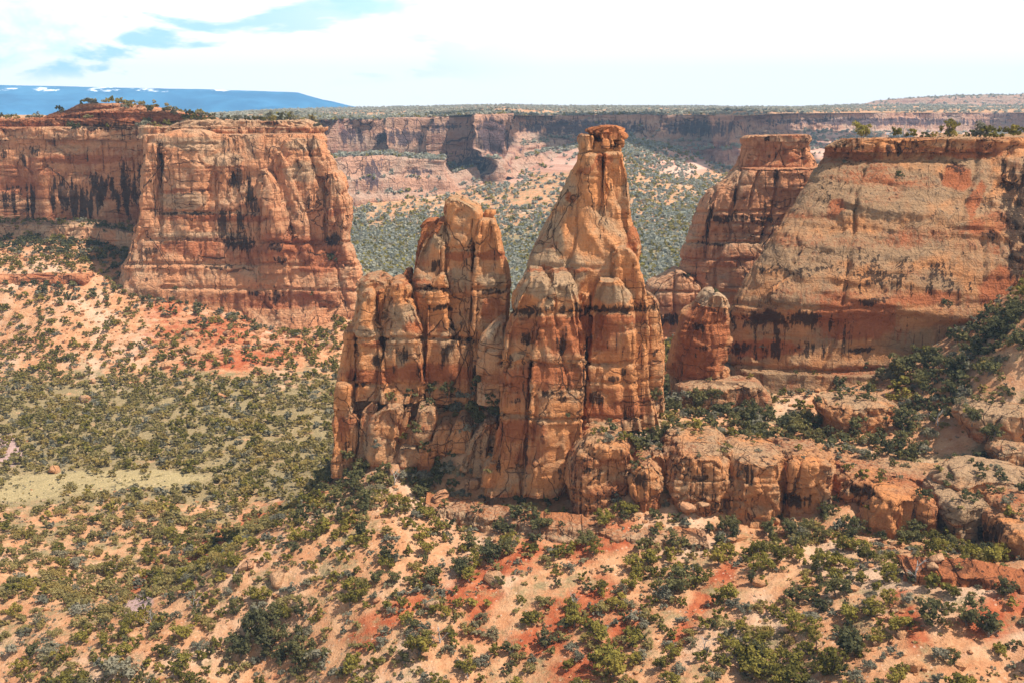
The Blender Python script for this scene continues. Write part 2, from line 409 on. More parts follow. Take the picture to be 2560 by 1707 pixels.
uu = np.linspace(-0.66, 0.66, nu)
vv = np.concatenate([np.linspace(math.log(60), math.log(135), 60, endpoint=False), np.linspace(math.log(135), math.log(560), 560, endpoint=False), np.linspace(math.log(560), math.log(2600), nv - 620)])
gy = np.repeat(np.exp(vv)[:, None], nu, 1); gx = uu[None] * gy
GX, GY = gx.ravel(), gy.ravel()
GZ = ground(GX, GY)
GV = np.stack([GX, GY, GZ], -1)
gpx, gpy = proj(GV)
def blob(px, py, cx, cy, rx, ry, ang=0.0):
    c, s = math.cos(rad(ang)), math.sin(rad(ang))
    dx, dy = px - cx, py - cy
    a, b = (dx * c + dy * s) / rx, (-dx * s + dy * c) / ry
    return np.exp(-(a * a + b * b) * 1.2)
def seg(px, py, x0, y0, x1, y1, r):
    dx, dy = x1 - x0, y1 - y0
    t = np.clip(((px - x0) * dx + (py - y0) * dy) / (dx * dx + dy * dy), 0, 1)
    d = np.hypot(px - x0 - t * dx, py - y0 - t * dy)
    return np.exp(-(d / r) ** 2 * 1.2)
near = GY < 330
redp = np.zeros(len(GX))
for s_ in ((330,1480,560,1345,42),(560,1345,800,1210,26),(1420,1375,1560,1340,60),(1120,1500,1330,1380,55),(900,1590,1080,1480,40),(1330,1600,1500,1480,70),
           (1500,1640,1560,1560,60),(1250,1400,1180,1560,50),(2450,1550,2560,1500,80),(2250,1500,2300,1600,40),(1440,1690,1560,1560,70),(1690,1600,1820,1420,30)):
    redp = np.maximum(redp, seg(gpx, gpy, *s_) * near)
mid_ = (GY > 400) & (GY < 520)
for b_ in ((520,830,190,60,-4),(700,800,130,50,10),(600,900,220,45,-8),(420,780,60,50,0)):
    redp = np.maximum(redp, 0.9 * blob(gpx, gpy, *b_) * mid_)
redp = np.maximum(redp, 0.8 * blob(gpx, gpy, 1670, 900, 60, 60) * (GY > 240) * (GY < 420))
ridge = np.interp(gpx, [0, 300, 560, 700, 800, 900], [1640, 1550, 1400, 1300, 1220, 1000])     # the crest where the scree slope drops to the valley
valley = ((gpx < 900) & (GY > 195) & (GY < 560)) * sstep(-25, 25, ridge - gpy)
grass = valley * (0.20 + 0.70 * sstep(860, 1010, gpy) - 0.42 * sstep(1210, 1300, gpy))
grass = np.maximum(grass, (GY > 560) * (0.46 + 0.50 * sstep(540, 620, gpy)))
grass = np.maximum(grass, 0.36 * (GY < 330) * (1 - valley))
slick = np.zeros(len(GX))
for b_ in ((1380,400,130,40,0),(1700,400,110,50,0),(1960,360,300,50,0),(1250,430,90,30,10),(2300,320,400,20,0),(1500,345,120,18,0)):
    slick = np.maximum(slick, sstep(0.25, 0.6, blob(gpx, gpy, *b_)) * (GY > 1100))
meadow = np.zeros(len(GX))
for b_ in ((230,1203,330,34,-2),(0,1220,260,40,0),(880,1210,70,20,0)):
    meadow = np.maximum(meadow, sstep(0.2, 0.65, blob(gpx, gpy, *b_)) * (GY > 250) * (GY < 400) * valley)
clay = np.maximum(sstep(0.3, 0.6, blob(gpx, gpy, 345, 1515, 50, 32, -35)) * near, sstep(0.35, 0.55, blob(gpx, gpy, 20, 1125, 45, 50, -20)) * (GY < 400))
g_ob = link("ground", mesh("ground", GV, grid_faces(nv, nu), M_GROUND, True,
            {"paint": np.stack([redp, grass, slick], -1), "paint2": np.stack([meadow, clay, 0 * clay], -1)}))
tag(g_ob, kind="structure")

# ---------------------------------------------------------------- sandstone builders
rs = np.random.RandomState(4)
ZB = [-420.0]
while ZB[-1] < 120: ZB.append(ZB[-1] + rs.choice([1.2, 1.9, 2.6, 3.8, 5.5, 7.5]))
ZB = np.array(ZB); ZO = rs.uniform(-1, 1, len(ZB)); ZD = rs.uniform(0.1, 1.0, len(ZB))
def rock_disp(P, st):
    """outward displacement (metres) of points on a sandstone face; st: style numbers"""
    k = st.get('k', 1.0)
    x, y, z = P[:, 0], P[:, 1], P[:, 2]
    wob = fbm(P / (14 * k), 2, 41)
    zz = z / k + 0.9 * wob
    i = np.clip(np.searchsorted(ZB, zz) - 1, 0, len(ZB) - 2)
    h = ZB[i + 1] - ZB[i]; t = (zz - ZB[i]) / h
    edge = np.minimum(t, 1 - t) * h
    strong = (ZD[i] > 0.62)
    msk = sstep(-0.25, 0.35, vnoise(P / np.array([16, 16, 5]) / k, 43))
    bed = (0.30 * ZO[i] * sstep(0, 0.5, edge) + 0.30 * (1 - (2 * t - 1) ** 4)) * (0.25 + 0.75 * msk) - 0.5 * np.exp(-(edge / 0.20) ** 2) * strong * (0.35 + 0.65 * msk)
    d = st.get('bed', 0.7) * k * bed
    r = st.get('rib', 0.8)
    if r:
        n1 = fbm(np.stack([x / (6.5 * k), y / (6.5 * k), z / (60 * k)], -1), 3, 51)
        n2 = vnoise(np.stack([x / (3.4 * k) + 9, y / (3.4 * k), z / (26 * k)], -1), 61)
        d += r * k * (1.0 * n1 + 0.25 * n2)
        c = st.get('crack', 1.0)
        d -= c * k * (0.8 * np.exp(-(n1 / 0.03) ** 2) * (0.2 + 0.8 * sstep(-0.1, 0.3, vnoise(P / (9 * k), 71))) + 0.3 * np.exp(-(n2 / 0.05) ** 2))
    bl = st.get('block', 1.25)
    if bl:      # joint blocks: flat faced pieces that stand a little proud of or behind one another
        wx = fbm(P / (9 * k), 2, 141) * 1.1; wy = fbm(P / (9 * k) + 40, 2, 143) * 1.1; wz = fbm(P / (12 * k) + 80, 2, 145) * 0.5
        for (sx_, sz_, am, sd) in ((5.2, 13.0, 1.0, 3), (2.3, 4.6, 0.42, 5)):
            c_, s_ = (0.94, 0.34) if sd == 3 else (0.77, -0.64)
            qx = (x * c_ + y * s_) / (sx_ * k) + wx; qy = (y * c_ - x * s_) / (sx_ * 1.3 * k) + wy; qz = z / (sz_ * k) + wz
            col_ = _hash(np.floor(qx).astype(np.int64), np.floor(qy).astype(np.int64), np.zeros(len(x), np.int64), sd + 1)
            qz = qz + col_ * 0.5
            hh = _hash(np.floor(qx).astype(np.int64), np.floor(qy).astype(np.int64), np.floor(qz).astype(np.int64), sd)
            fx = qx - np.floor(qx); fz = qz - np.floor(qz)
            ex_ = np.minimum(fx, 1 - fx) * sx_; ez_ = np.minimum(fz, 1 - fz) * sz_
            rnd = 0.45 * (np.exp(-(ex_ / 0.28) ** 1.3) + np.exp(-(ez_ / 0.24) ** 1.3))
            d += bl * am * k * (0.42 * hh - rnd * (0.4 + 0.6 * (hh > -0.3)))
    d += st.get('lump', 0.5) * k * fbm(P / (7.0 * k), 4, 81) + 0.14 * k * fbm(P / (1.5 * k), 3, 91)
    e = st.get('erode', 0.0)     # scalloped hollows
    if e: d -= e * k * np.clip(fbm(np.stack([x / 5, y / 5, z / 3.2], -1) / k, 3, 111) - 0.08, 0, 1) * 2
    return d
def paint(P, N, stains=(), grey=None, red=(), base=(0.12, 0.35, 0.15)):
    """colour of the rock itself: r dark desert varnish, g grey weathering, b red beds"""
    px, py = proj(P)
    dist = np.maximum(P[:, 1], 100.0); sc_px = 1.5 * F / dist            # about 1.5 m of wander, in photo pixels
    px = px + sc_px * fbm(P / np.array([4.5, 4.5, 4.5]) / np.clip(dist / 240, 1, 5)[:, None], 4, 181)
    py = py + 0.7 * sc_px * fbm(P / np.array([2.2, 2.2, 9.0]) / np.clip(dist / 240, 1, 5)[:, None], 4, 183)
    s = base[0] + 0.55 * np.clip(fbm(P * np.array([0.16, 0.16, 0.05]), 3, 121) - 0.12, 0, 1)
    for b in stains: s = np.maximum(s, (b[5] if len(b) > 5 else 0.85) * sstep(0.05, 1.0, blob(px, py, *b[:4], b[4] if len(b) > 4 else 0)))
    g = base[1] + 0.25 * N[:, 2]
    for b in (grey or ()): g = np.maximum(g, (b[5] if len(b) > 5 else 0.95) * sstep(0.1, 0.7, blob(px, py, *b[:4], b[4] if len(b) > 4 else 0)))
    r = np.full(len(P), base[2])
    for b in red: r = np.maximum(r, (b[5] if len(b) > 5 else 0.9) * sstep(0.1, 0.7, blob(px, py, *b[:4], b[4] if len(b) > 4 else 0)))
    return np.stack([s, g, r], -1)
def vnormals(G):
    du = np.gradient(G, axis=1); dv = np.gradient(G, axis=0)
    n = np.cross(du, dv); return (n / (np.linalg.norm(n, axis=-1, keepdims=True) + 1e-9))
DEF = dict(bed=0.7, rib=0.8, crack=1.0, lump=0.5)
def streaks(x0, x1, y, n, l0, l1, w0=3.0, w1=8.0, jit=10, seed=1, amt=0.8):
    """dark varnish runs hanging down from a ledge at photo row y"""
    r = np.random.RandomState(seed); out = []
    for i in range(n):
        L = r.uniform(l0, l1); yt = y + r.uniform(-jit, jit) * 0.5
        out.append((r.uniform(x0, x1), yt + L / 2, r.uniform(w0, w1), L / 2, 0, amt * r.uniform(0.6, 1.15)))
    return out
def cut_depth(P, cuts):
    """metres carved along joints that run through photo pixels: cuts = (points, half width m, depth m)"""
    px, py = proj(P); m = np.maximum(P[:, 1], 50) / F; out = np.zeros(len(P))
    wx = 0.5 * fbm(P / 3.0, 3, 191) / m; wy = 0.4 * fbm(P / 3.0 + 7, 3, 193) / m
    for pts_, w, dp in cuts:
        X = np.array(pts_, float)
        sel = (px > X[:, 0].min() - 30) & (px < X[:, 0].max() + 30) & (py > X[:, 1].min() - 30) & (py < X[:, 1].max() + 30)
        if not sel.any(): continue
        a, b = (px + wx)[sel], (py + wy)[sel]; dm = np.full(len(a), 1e9)
        for (x0, y0), (x1, y1) in zip(X[:-1], X[1:]):
            dx, dy = x1 - x0, y1 - y0
            t = np.clip(((a - x0) * dx + (b - y0) * dy) / (dx * dx + dy * dy + 1e-9), 0, 1)
            dm = np.minimum(dm, np.hypot(a - x0 - t * dx, b - y0 - t * dy))
        out[sel] = np.maximum(out[sel], dp * np.exp(-(dm * m[sel] / w) ** 2))
    return out
def loft(name, parent, rows, D, df=None, db=None, n=2.7, mat=None, st=None, dome=0.35, res=0.34, stains=(), grey=None, red=(), base=(0.12, 0.35, 0.15), seed=None, skew=0.0, wide=0.0, cuts=(), tilt=0.0, turn=0.0, back_top=0.0):
    """a rock body whose left and right outline run through the photo pixels rows = (py, px left, px right[, distance[, front depth]])
    df / db: how far it reaches towards the camera / away from it in metres"""
    st = {**DEF, **(st or {})}
    rows = sorted(rows, key=lambda r: -r[0])
    if wide: rows = [(r[0], r[1] - wide * min(r[2] - r[1], 90), r[2] + wide * min(r[2] - r[1], 90), *r[3:]) for r in rows]
    L = np.array([at(r[1], r[0], r[3] if len(r) > 3 else D) for r in rows])
    R = np.array([at(r[2], r[0], r[3] if len(r) > 3 else D) for r in rows])
    z = L[:, 2]; hw = (R[:, 0] - L[:, 0]) / 2
    DFs = np.array([r[4] if len(r) > 4 else (df if df is not None else min(max(2.2, 0.85 * h), 14)) for r, h in zip(rows, hw)])
    DBs = np.array([(db if db is not None else min(max(2.2, 0.85 * h), 14)) for h in hw])
    nz = max(8, int((z[-1] - z[0]) / res) + 1)
    zi = np.linspace(z[0], z[-1], nz)
    f = lambda a: np.interp(zi, z, a)
    xl, xr, yc, dfi, dbi = f(L[:, 0]), f(R[:, 0]), f(L[:, 1]), f(DFs), f(DBs)
    # soften the kinks of the outline a little
    kk = np.array([1, 2, 1.0]) / 4
    for a in (xl, xr, dfi, dbi, yc):
        for _ in range(2): a[1:-1] = np.convolve(a, kk, 'valid')
    # rounded top: extra rings that close in
    nd = 9
    ph = np.linspace(0, 1, nd + 1)[1:]
    sc = np.concatenate([np.ones(nz), np.cos(ph * math.pi / 2) ** 0.8])
    top_w = min((xr[-1] - xl[-1]) / 2, 12)
    zi = np.concatenate([zi, zi[-1] + dome * top_w * np.sin(ph * math.pi / 2)])
    ext = lambda a: np.concatenate([a, np.full(nd, a[-1])])
    xl, xr, yc, dfi, dbi = map(ext, (xl, xr, yc, dfi, dbi))
    per = 2 * np.max((xr - xl) + dfi + dbi) * 0.9
    na = int(np.clip(per / res, 28, 900))
    a = np.linspace(0, 2 * math.pi, na, endpoint=False)
    ca, sa = np.cos(a), np.sin(a)
    ex = 2.0 / n
    sx = np.sign(ca) * np.abs(ca) ** ex; sy = np.sign(sa) * np.abs(sa) ** ex
    # even out the spacing along the outline
    lx, ly = sx * max(1, np.mean(xr - xl) / 2), sy * max(1, np.mean(dfi + dbi) / 2)
    ar = np.concatenate([[0], np.cumsum(np.hypot(np.diff(np.append(lx, lx[0])), np.diff(np.append(ly, ly[0]))))])
    aa = np.interp(np.linspace(0, ar[-1], na, endpoint=False), ar, np.append(a, 2 * math.pi))
    ca, sa = np.cos(aa), np.sin(aa)
    sx = np.sign(ca) * np.abs(ca) ** ex; sy = np.sign(sa) * np.abs(sa) ** ex
    hw_ = ((xr - xl) / 2)[:, None] * (sc ** (0.45 if back_top else 1.0))[:, None]; cx_ = ((xr + xl) / 2)[:, None]
    # uneven plan: the outline bulges and flattens differently round the body and up its height
    wob = fbm(np.stack([np.repeat(ca[None] * 1.6, len(zi), 0) + cx_ * 0.37, np.repeat(sa[None] * 1.6, len(zi), 0), np.repeat(zi[:, None] / 14.0, na, 1)], -1), 3, 171)
    front = np.clip(-sy, 0, 1)[None]
    X = cx_ + hw_ * sx[None] * (1 + 0.10 * wob * (np.abs(sx)[None] < 0.9))
    dep = np.where(sy[None] < 0, dfi[:, None], dbi[:, None]) * sc[:, None]
    Y = yc[:, None] + dep * sy[None] * (1 + np.minimum(0.30, 2.2 / np.maximum(dep, 1.0)) * 1.6 * wob) + skew * (X - cx_)
    if turn: X = X + turn * np.maximum(Y - yc[:, None], 0)
    if back_top: Y = Y + back_top * (1 - sc)[:, None] * dbi[:, None]
    Z = np.repeat(zi[:, None], na, 1)
    G = np.stack([X, Y, Z], -1)
    N = vnormals(np.concatenate([G[:, -1:], G, G[:, :1]], 1))[:, 1:-1]
    Nf = N.reshape(-1, 3); Gf = G.reshape(-1, 3)
    dsp = rock_disp(Gf, st)
    lim = 0.30 * np.minimum(hw_, 1e3) * np.ones_like(X)           # thin tips are displaced less
    if cuts: dsp = dsp - cut_depth(Gf, cuts) * (Nf[:, 1] < 0.3)
    dsp = np.clip(dsp, -lim.ravel() - 0.05, lim.ravel() + 0.05)
    scv = np.repeat(sc[:, None], na, 1).ravel(); dsp = dsp * np.minimum(1, scv * 1.05) ** 1.5
    hN = Nf.copy(); hN[:, 2] *= 0.6
    V = Gf + hN * dsp[:, None]
    V[:, 2] += (1 - scv) * (0.4 * fbm(Gf / np.array([3.5, 3.5, 9.0]), 4, 197) + 0.15 * fbm(Gf / 0.9, 2, 199)) * min(1.0, top_w / 4)
    if tilt: V[:, 2] -= tilt * np.maximum(V[:, 1] - (yc[-1] - dfi[-1]), 0)
    nr = nz + nd
    N2 = vnormals(np.concatenate([V.reshape(nr, na, 3)[:, -1:], V.reshape(nr, na, 3), V.reshape(nr, na, 3)[:, :1]], 1))[:, 1:-1].reshape(-1, 3)
    me = mesh(name, V, grid_faces(nr, na, True), mat or M_ROCK, True, {"paint": paint(V, N2, stains, grey, red, base)})
    o = link(name, me, parent)
    return o
def cliff(name, parent, path, profile, back=60.0, mat=None, st=None, res=0.5, rows_back=30, stains=(), grey=None, red=(), base=(0.12, 0.35, 0.15), backdir=(0, 1), backdrop=0.0):
    """a wall along path = (px, distance, py of its top, py of its foot); profile: (height fraction, metres set back)"""
    st = {**DEF, **(st or {})}
    top = np.array([at(p[0], p[2], p[1]) for p in path]); bot = np.array([at(p[0], p[3], p[1]) for p in path])
    s = np.concatenate([[0], np.cumsum(np.hypot(*np.diff(top[:, :2], axis=0).T))])
    ns = int(s[-1] / res) + 2
    si = np.linspace(0, s[-1], ns)
    q = lambda a: np.interp(si, s, a)
    x, y, zt, zb = q(top[:, 0]), q(top[:, 1]), q(top[:, 2]), q(bot[:, 2])
    m_ = max(3, int(st.get('smooth', 6.0) / res)) | 1
    for a in (x, y):
        pad = np.concatenate([2 * a[0] - a[m_:0:-1], a, 2 * a[-1] - a[-2:-m_-2:-1]])
        a[:] = np.convolve(pad, np.ones(m_) / m_, 'same')[m_:-m_]
    tx, ty = np.gradient(x), np.gradient(y); tl = np.hypot(tx, ty) + 1e-9
    nx, ny = ty / tl, -tx / tl                                    # outward: towards the camera for a left-to-right path
    nh = max(6, int(np.max(zt - zb) / res))
    t = np.linspace(0, 1, nh)
    off = np.interp(t, [p[0] for p in profile], [p[1] for p in profile])
    G = np.empty((nh, ns, 3))
    G[..., 0] = x[None] - nx[None] * off[:, None]; G[..., 1] = y[None] - ny[None] * off[:, None]
    G[..., 2] = zb[None] + (zt - zb)[None] * t[:, None]
    N = np.zeros_like(G); N[..., 0] = nx[None]; N[..., 1] = ny[None]
    d = rock_disp(G.reshape(-1, 3), st).reshape(nh, ns)
    G = G + N * d[..., None]
    b = np.linspace(0, 1, rows_back)[1:] ** 1.6 * back
    Bk = G[-1][None] + np.stack([backdir[0] * b, backdir[1] * b, -backdrop * b / back], -1)[:, None, :]
    Bk[..., 2] += 0.5 * st.get('k', 1.0) * fbm(Bk.reshape(-1, 3) / (5.0 * st.get('k', 1.0)), 3, 131).reshape(Bk.shape[:2]) * np.minimum(1, b / 3)[:, None]
    A_ = np.concatenate([G, Bk], 0)
    V = A_.reshape(-1, 3)
    N2 = vnormals(A_).reshape(-1, 3)
    me = mesh(name, V, grid_faces(len(A_), ns), mat or M_ROCK, True, {"paint": paint(V, N2, stains, grey, red, base)})
    return link(name, me, parent)


CUT_SP = [([(1250,908),(1325,906),(1380,914),(1452,917)],0.35,1.0),([(1252,1036),(1320,1042),(1380,1050),(1450,1050)],0.35,1.1),([(1456,908),(1520,910),(1580,908)],0.35,1.0),([(1452,1044),(1530,1044),(1600,1042)],0.35,0.8),
  ([(1448,424),(1446,470),(1441,500),(1440,580),(1432,620),(1416,660)],0.35,0.9),([(1388,748),(1388,790),(1404,880),(1417,924),(1424,972)],0.3,1.0),([(1314,1060),(1306,1110),(1298,1180)],0.35,1.0),([(1320,920),(1319,1040)],0.3,0.9),([(1400,1050),(1398,1130)],0.3,0.5),
  ([(1316,672),(1420,668),(1500,672)],0.4,0.5),([(1350,1050),(1346,1200)],0.25,0.35),([(1530,620),(1534,660),(1530,690)],0.4,0.8),([(1276,776),(1350,780)],0.4,0.7),([(1350,784),(1446,782)],0.4,0.6),([(1478,780),(1576,778)],0.4,0.7),([(1500,1044),(1502,940)],0.25,0.5),([(1540,1040),(1530,980)],0.25,0.5),([(1460,440),(1498,440)],0.3,0.5),([(1446,455),(1500,458)],0.25,0.4)]
CUT_TW = [([(866,845),(930,848),(1062,846),(1130,848),(1180,848)],0.35,0.9),([(1180,852),(1262,850)],0.35,0.8),([(852,957),(900,962),(1010,962),(1064,964)],0.4,1.0),([(1032,722),(1112,722)],0.45,0.8),([(1184,724),(1274,722)],0.45,0.8),([(1112,622),(1186,624)],0.4,0.6),([(1188,640),(1262,640)],0.3,0.5),([(1142,700),(1128,760),(1122,800)],0.3,0.8),([(1000,800),(1018,830),(1016,900)],0.25,0.5),([(880,850),(878,955)],0.3,0.8),([(990,850),(992,950)],0.25,0.5),([(950,745),(1030,745)],0.3,0.4),([(840,1040),(886,1036)],0.3,0.4),([(936,1048),(1006,1050)],0.3,0.5)]
CUT_RM = [([(2160,424),(2140,496),(2134,580),(2128,624),(2120,680),(2110,760)],0.42,1.5),([(1816,911),(1906,919),(2069,927),(2224,923),(2330,905)],0.5,1.6),([(2459,606),(2462,700)],0.4,1.2),([(2030,456),(2070,448),(2130,458),(2160,452),(2240,462)],0.35,0.7),([(1996,584),(1984,632)],0.3,0.7),([(1832,758),(1932,768),(2072,772)],0.5,0.9),([(2072,772),(2250,770),(2400,762)],0.4,0.7),([(2110,690),(2250,684),(2400,690)],0.4,0.6),([(1890,800),(1888,900)],0.3,0.5),([(2100,780),(2086,850),(2060,915)],0.4,0.9),([(2076,580),(2130,620)],0.3,0.5),([(2240,400),(2244,455)],0.3,0.5),([(2449,384),(2436,440),(2420,500),(2404,550)],0.5,1.2),([(2100,960),(2044,1010),(2030,1050)],0.4,1.0)]
CUT_CAP = [([(2194,348),(2190,400)],0.5,1.5),([(2246,348),(2250,395)],0.5,1.6),([(2302,350),(2304,396)],0.4,1.2),([(2370,350),(2366,380)],0.4,1.2),([(2445,350),(2450,392)],0.6,2.0),([(2494,350),(2490,375)],0.4,1.2),([(2140,352),(2146,385)],0.4,1.0),([(2300,372),(2440,382)],0.35,0.8),([(2060,372),(2200,372)],0.3,0.7),([(2530,352),(2532,400)],0.4,1.0)]
CUT_BT = [([(1850,428),(1828,540),(1824,606)],0.6,1.8),([(1896,426),(1872,516)],0.5,1.5),([(1948,424),(1936,516),(1908,590)],0.6,1.8),([(1784,470),(1770,560),(1762,648)],0.7,2.2),([(1690,608),(1760,606),(1900,606)],0.5,1.4),([(1740,530),(1960,528)],0.5,1.0),([(1846,423),(2048,424)],0.5,1.2),([(1686,676),(1684,816)],0.5,1.5),([(1738,700),(1738,800)],0.5,1.4),([(1622,730),(1840,734)],0.5,1.2),([(1700,648),(1880,650)],0.5,1.0),([(1730,560),(1940,562)],0.4,0.8),([(1790,660),(1786,730)],0.5,1.2)]
CUT_LM = [([(402,388),(400,460),(406,560)],0.7,2.4),([(542,436),(540,540)],0.6,2.0),([(582,436),(588,530)],0.6,1.8),([(620,460),(616,540)],0.6,1.6),([(414,530),(480,533),(580,532)],0.6,1.5),([(360,599),(480,600),(600,604),(720,610),(880,606)],0.6,1.6),([(316,660),(500,660),(840,664),(890,664)],0.6,1.6),([(400,720),(560,722),(720,724),(905,728)],0.6,1.5),([(588,664),(588,788)],0.5,1.4),([(724,664),(724,775)],0.5,1.4),([(818,440),(816,600)],0.7,2.0),([(510,604),(512,720)],0.4,0.9),([(460,540),(462,660)],0.4,0.9),([(650,640),(652,720)],0.4,0.9),([(780,664),(800,770)],0.5,1.2),([(430,476),(540,478)],0.4,0.9),([(650,500),(650,600)],0.5,1.2),([(700,420),(720,520),(728,600)],0.6,1.5),([(400,362),(540,360)],0.5,0.9),([(480,440),(478,530)],0.4,0.8),([(840,664),(870,770)],0.6,1.4)]

# ---------------------------------------------------------------- the tall spire in the middle
BAND = [(1480, 772, 300, 16, 0, 0.75), (1300, 780, 90, 14, 0, 0.8), (1530, 775, 60, 12, 0, 0.95)]
SP_ST = [(1310, 850, 22, 30), (1272, 895, 14, 22), (1408, 860, 16, 26), (1376, 980, 40, 16), (1395, 995, 30, 12), (1465, 900, 8, 60), (1462, 960, 10, 60), (1490, 1000, 40, 22, 20),
         (1530, 944, 26, 14), (1556, 930, 8, 16), (1430, 1190, 60, 22), (1318, 1130, 5, 50), (1245, 1160, 12, 40), (1282, 1000, 30, 10, 0, 0.5), (1405, 1180, 30, 20), (1640, 880, 12, 14), (1510, 410, 14, 24, 20, 0.6), (1590, 990, 20, 25, 0, 0.5), (1500, 350, 14, 12), (1530, 360, 10, 10)] + BAND
SP_GR = [(1360, 600, 60, 70), (1390, 680, 110, 40), (1420, 470, 40, 60), (1540, 735, 60, 30), (1340, 720, 60, 26), (1410, 720, 50, 30), (1290, 890, 26, 12), (1300, 970, 24, 18), (1240, 830, 30, 30), (1370, 755, 14, 22)]
SP_RD = [(1400, 830, 190, 60, 0, 0.55), (1590, 590, 24, 50, 10, 0.8), (1480, 800, 160, 14, 0, 0.9), (1350, 940, 180, 40, 0, 0.6), (1540, 1010, 100, 60, 0, 0.7), (1510, 405, 26, 30, 0, 0.9), (1468, 425, 30, 12, -10, 0.8), (1430, 495, 16, 20, 0, 0.8), (1300, 1110, 100, 80, 0, 0.6), (1390, 675, 150, 10, 0, 0.7), (1500, 345, 70, 20, 0, 0.8)]
KW = dict(cuts=CUT_SP, stains=SP_ST, grey=SP_GR, red=SP_RD)
sp_ = thing("rock_spire", "tall sandstone spire tapering to a narrow neck under an overhanging slab cap", "rock spire", at(1430, 1200, 232))
SM = dict(bed=0.4, rib=0.3, crack=0.5, lump=0.25, block=0.8)
loft("spire_body", sp_, [(366,1445,1553,236,4),(380,1444,1548,236,4.2),(400,1445,1552,236,4.6),(432,1426,1560,236,5.2),(488,1402,1566,236,6),(544,1374,1570,236,7),(592,1346,1582,236,8.5),(640,1322,1584,236,9.5),(664,1316,1586,236,10),(700,1304,1590,236,10),(760,1296,1594,236,10),(900,1290,1600,236,10),(1060,1280,1604,236,10)], 236, n=2.5, st=dict(bed=0.3, rib=0.25, crack=0.3, lump=0.3, block=0.55), **KW)
loft("spire_neck", sp_, [(352,1452,1552),(362,1446,1555),(372,1444,1554),(384,1445,1551),(398,1446,1550)], 235.5, df=4.2, db=4, n=3, st=SM, dome=0.1, **KW)
loft("pillar", sp_, [(384,1502,1552),(410,1501,1556),(440,1501,1565),(500,1502,1571),(548,1503,1574),(592,1506,1590),(648,1508,1593),(700,1510,1600),(800,1512,1606),(1050,1512,1612)], 235, df=5.6, db=5, n=4.6, wide=0.045, st=SM, **KW)
loft("pillar", sp_, [(388,1446,1501),(440,1444,1502),(520,1444,1501),(565,1446,1496),(640,1440,1500),(700,1440,1520)], 233.8, df=4.6, db=5, n=4.6, wide=0.045, st=SM, **KW)
# cap of stacked slabs
CAP = dict(bed=0.5, rib=0.35, crack=0.6, lump=0.35, erode=0.3)
cap = loft("cap_slab", sp_, [(316,1498,1544),(320,1476,1562),(327,1462,1560),(330,1466,1556)], 235.5, df=4.6, db=4, n=3.2, st=CAP, dome=0.12, res=0.25, base=(0.2, 0.2, 0.5), stains=SP_ST)
loft("cap_slab", sp_, [(330,1468,1558),(335,1476,1567),(342,1480,1571),(348,1484,1564)], 235.2, df=4.7, db=4, n=3.4, st=CAP, dome=0.05, res=0.25, base=(0.3, 0.15, 0.6), stains=SP_ST)
loft("cap_slab", sp_, [(348,1486,1532),(356,1484,1536),(364,1486,1534),(370,1488,1530)], 235.2, df=4.9, db=4, n=3.4, st=CAP, dome=0.05, res=0.25, base=(0.45, 0.15, 0.6), stains=SP_ST)
loft("cap_slab", sp_, [(350,1538,1560),(356,1537,1560),(364,1540,1556),(368,1541,1555)], 235.2, df=4.4, db=3, n=3.4, st=CAP, dome=0.1, res=0.25, base=(0.3, 0.2, 0.6))
loft("cap_block", sp_, [(338,1450,1478),(343,1443,1484),(355,1441,1485),(368,1441,1484),(374,1444,1482)], 234.5, df=4.4, db=3, n=3.2, st=CAP, dome=0.15, res=0.25, base=(0.15, 0.6, 0.2))
# buttresses
loft("buttress", sp_, [(616,1530,1566),(628,1524,1578),(650,1526,1588),(690,1532,1598),(720,1538,1607),(770,1552,1609),(860,1560,1613),(960,1572,1620),(1055,1584,1642)], 229.5, df=5, db=5, back_top=1.2, n=5.0, wide=0.045, st=SM, **KW)
loft("buttress", sp_, [(694,1494,1542),(715,1485,1557),(745,1479,1569),(767,1475,1575),(777,1480,1572),(827,1478,1576),(908,1464,1579),(1000,1456,1586),(1055,1450,1594)], 227.5, df=6.2, db=6, back_top=1.2, st=dict(bed=0.6, rib=0.55, crack=0.8, lump=0.3, block=0.9), n=5.4, wide=0.045, dome=0.3, **KW)
loft("buttress", sp_, [(735,1456,1476),(760,1447,1478),(800,1450,1480),(880,1460,1482),(1040,1455,1490)], 227.5, df=3, db=4, back_top=1.2, n=5.0, wide=0.045, dome=0.8, **KW)
loft("buttress", sp_, [(690,1322,1362),(705,1312,1374),(735,1298,1372),(764,1281,1352),(776,1284,1350),(830,1269,1341),(900,1262,1327),(960,1256,1325),(1040,1250,1323),(1046,1255,1323),(1128,1234,1318),(1215,1210,1308)], 222.5, df=6.5, db=8, back_top=1.2, st=dict(bed=0.6, rib=0.55, crack=0.8, lump=0.3, block=0.9), n=5.3, wide=0.045, dome=0.55, **KW)
loft("buttress", sp_, [(700,1382,1424),(714,1366,1430),(745,1358,1440),(769,1352,1443),(781,1355,1440),(840,1339,1450),(900,1327,1453),(960,1323,1453),(1038,1321,1453),(1048,1325,1450),(1130,1312,1440),(1215,1296,1416)], 221.5, df=7, db=8, back_top=1.2, st=dict(bed=0.6, rib=0.55, crack=0.8, lump=0.3, block=0.9), n=5.4, wide=0.045, dome=0.55, **KW)
loft("buttress", sp_, [(744,1358,1380),(760,1348,1386),(774,1346,1388),(786,1350,1386),(850,1346,1392),(900,1346,1394)], 219, df=4, db=4, back_top=1.2, n=4.9, wide=0.045, dome=0.5, **KW)
loft("buttress", sp_, [(726,1605,1612),(738,1604,1628),(760,1606,1645),(775,1608,1646),(840,1613,1650),(900,1617,1652),(960,1619,1652),(1020,1626,1658)], 230, df=3.6, db=4, n=5.0, wide=0.045, dome=0.55, **KW)
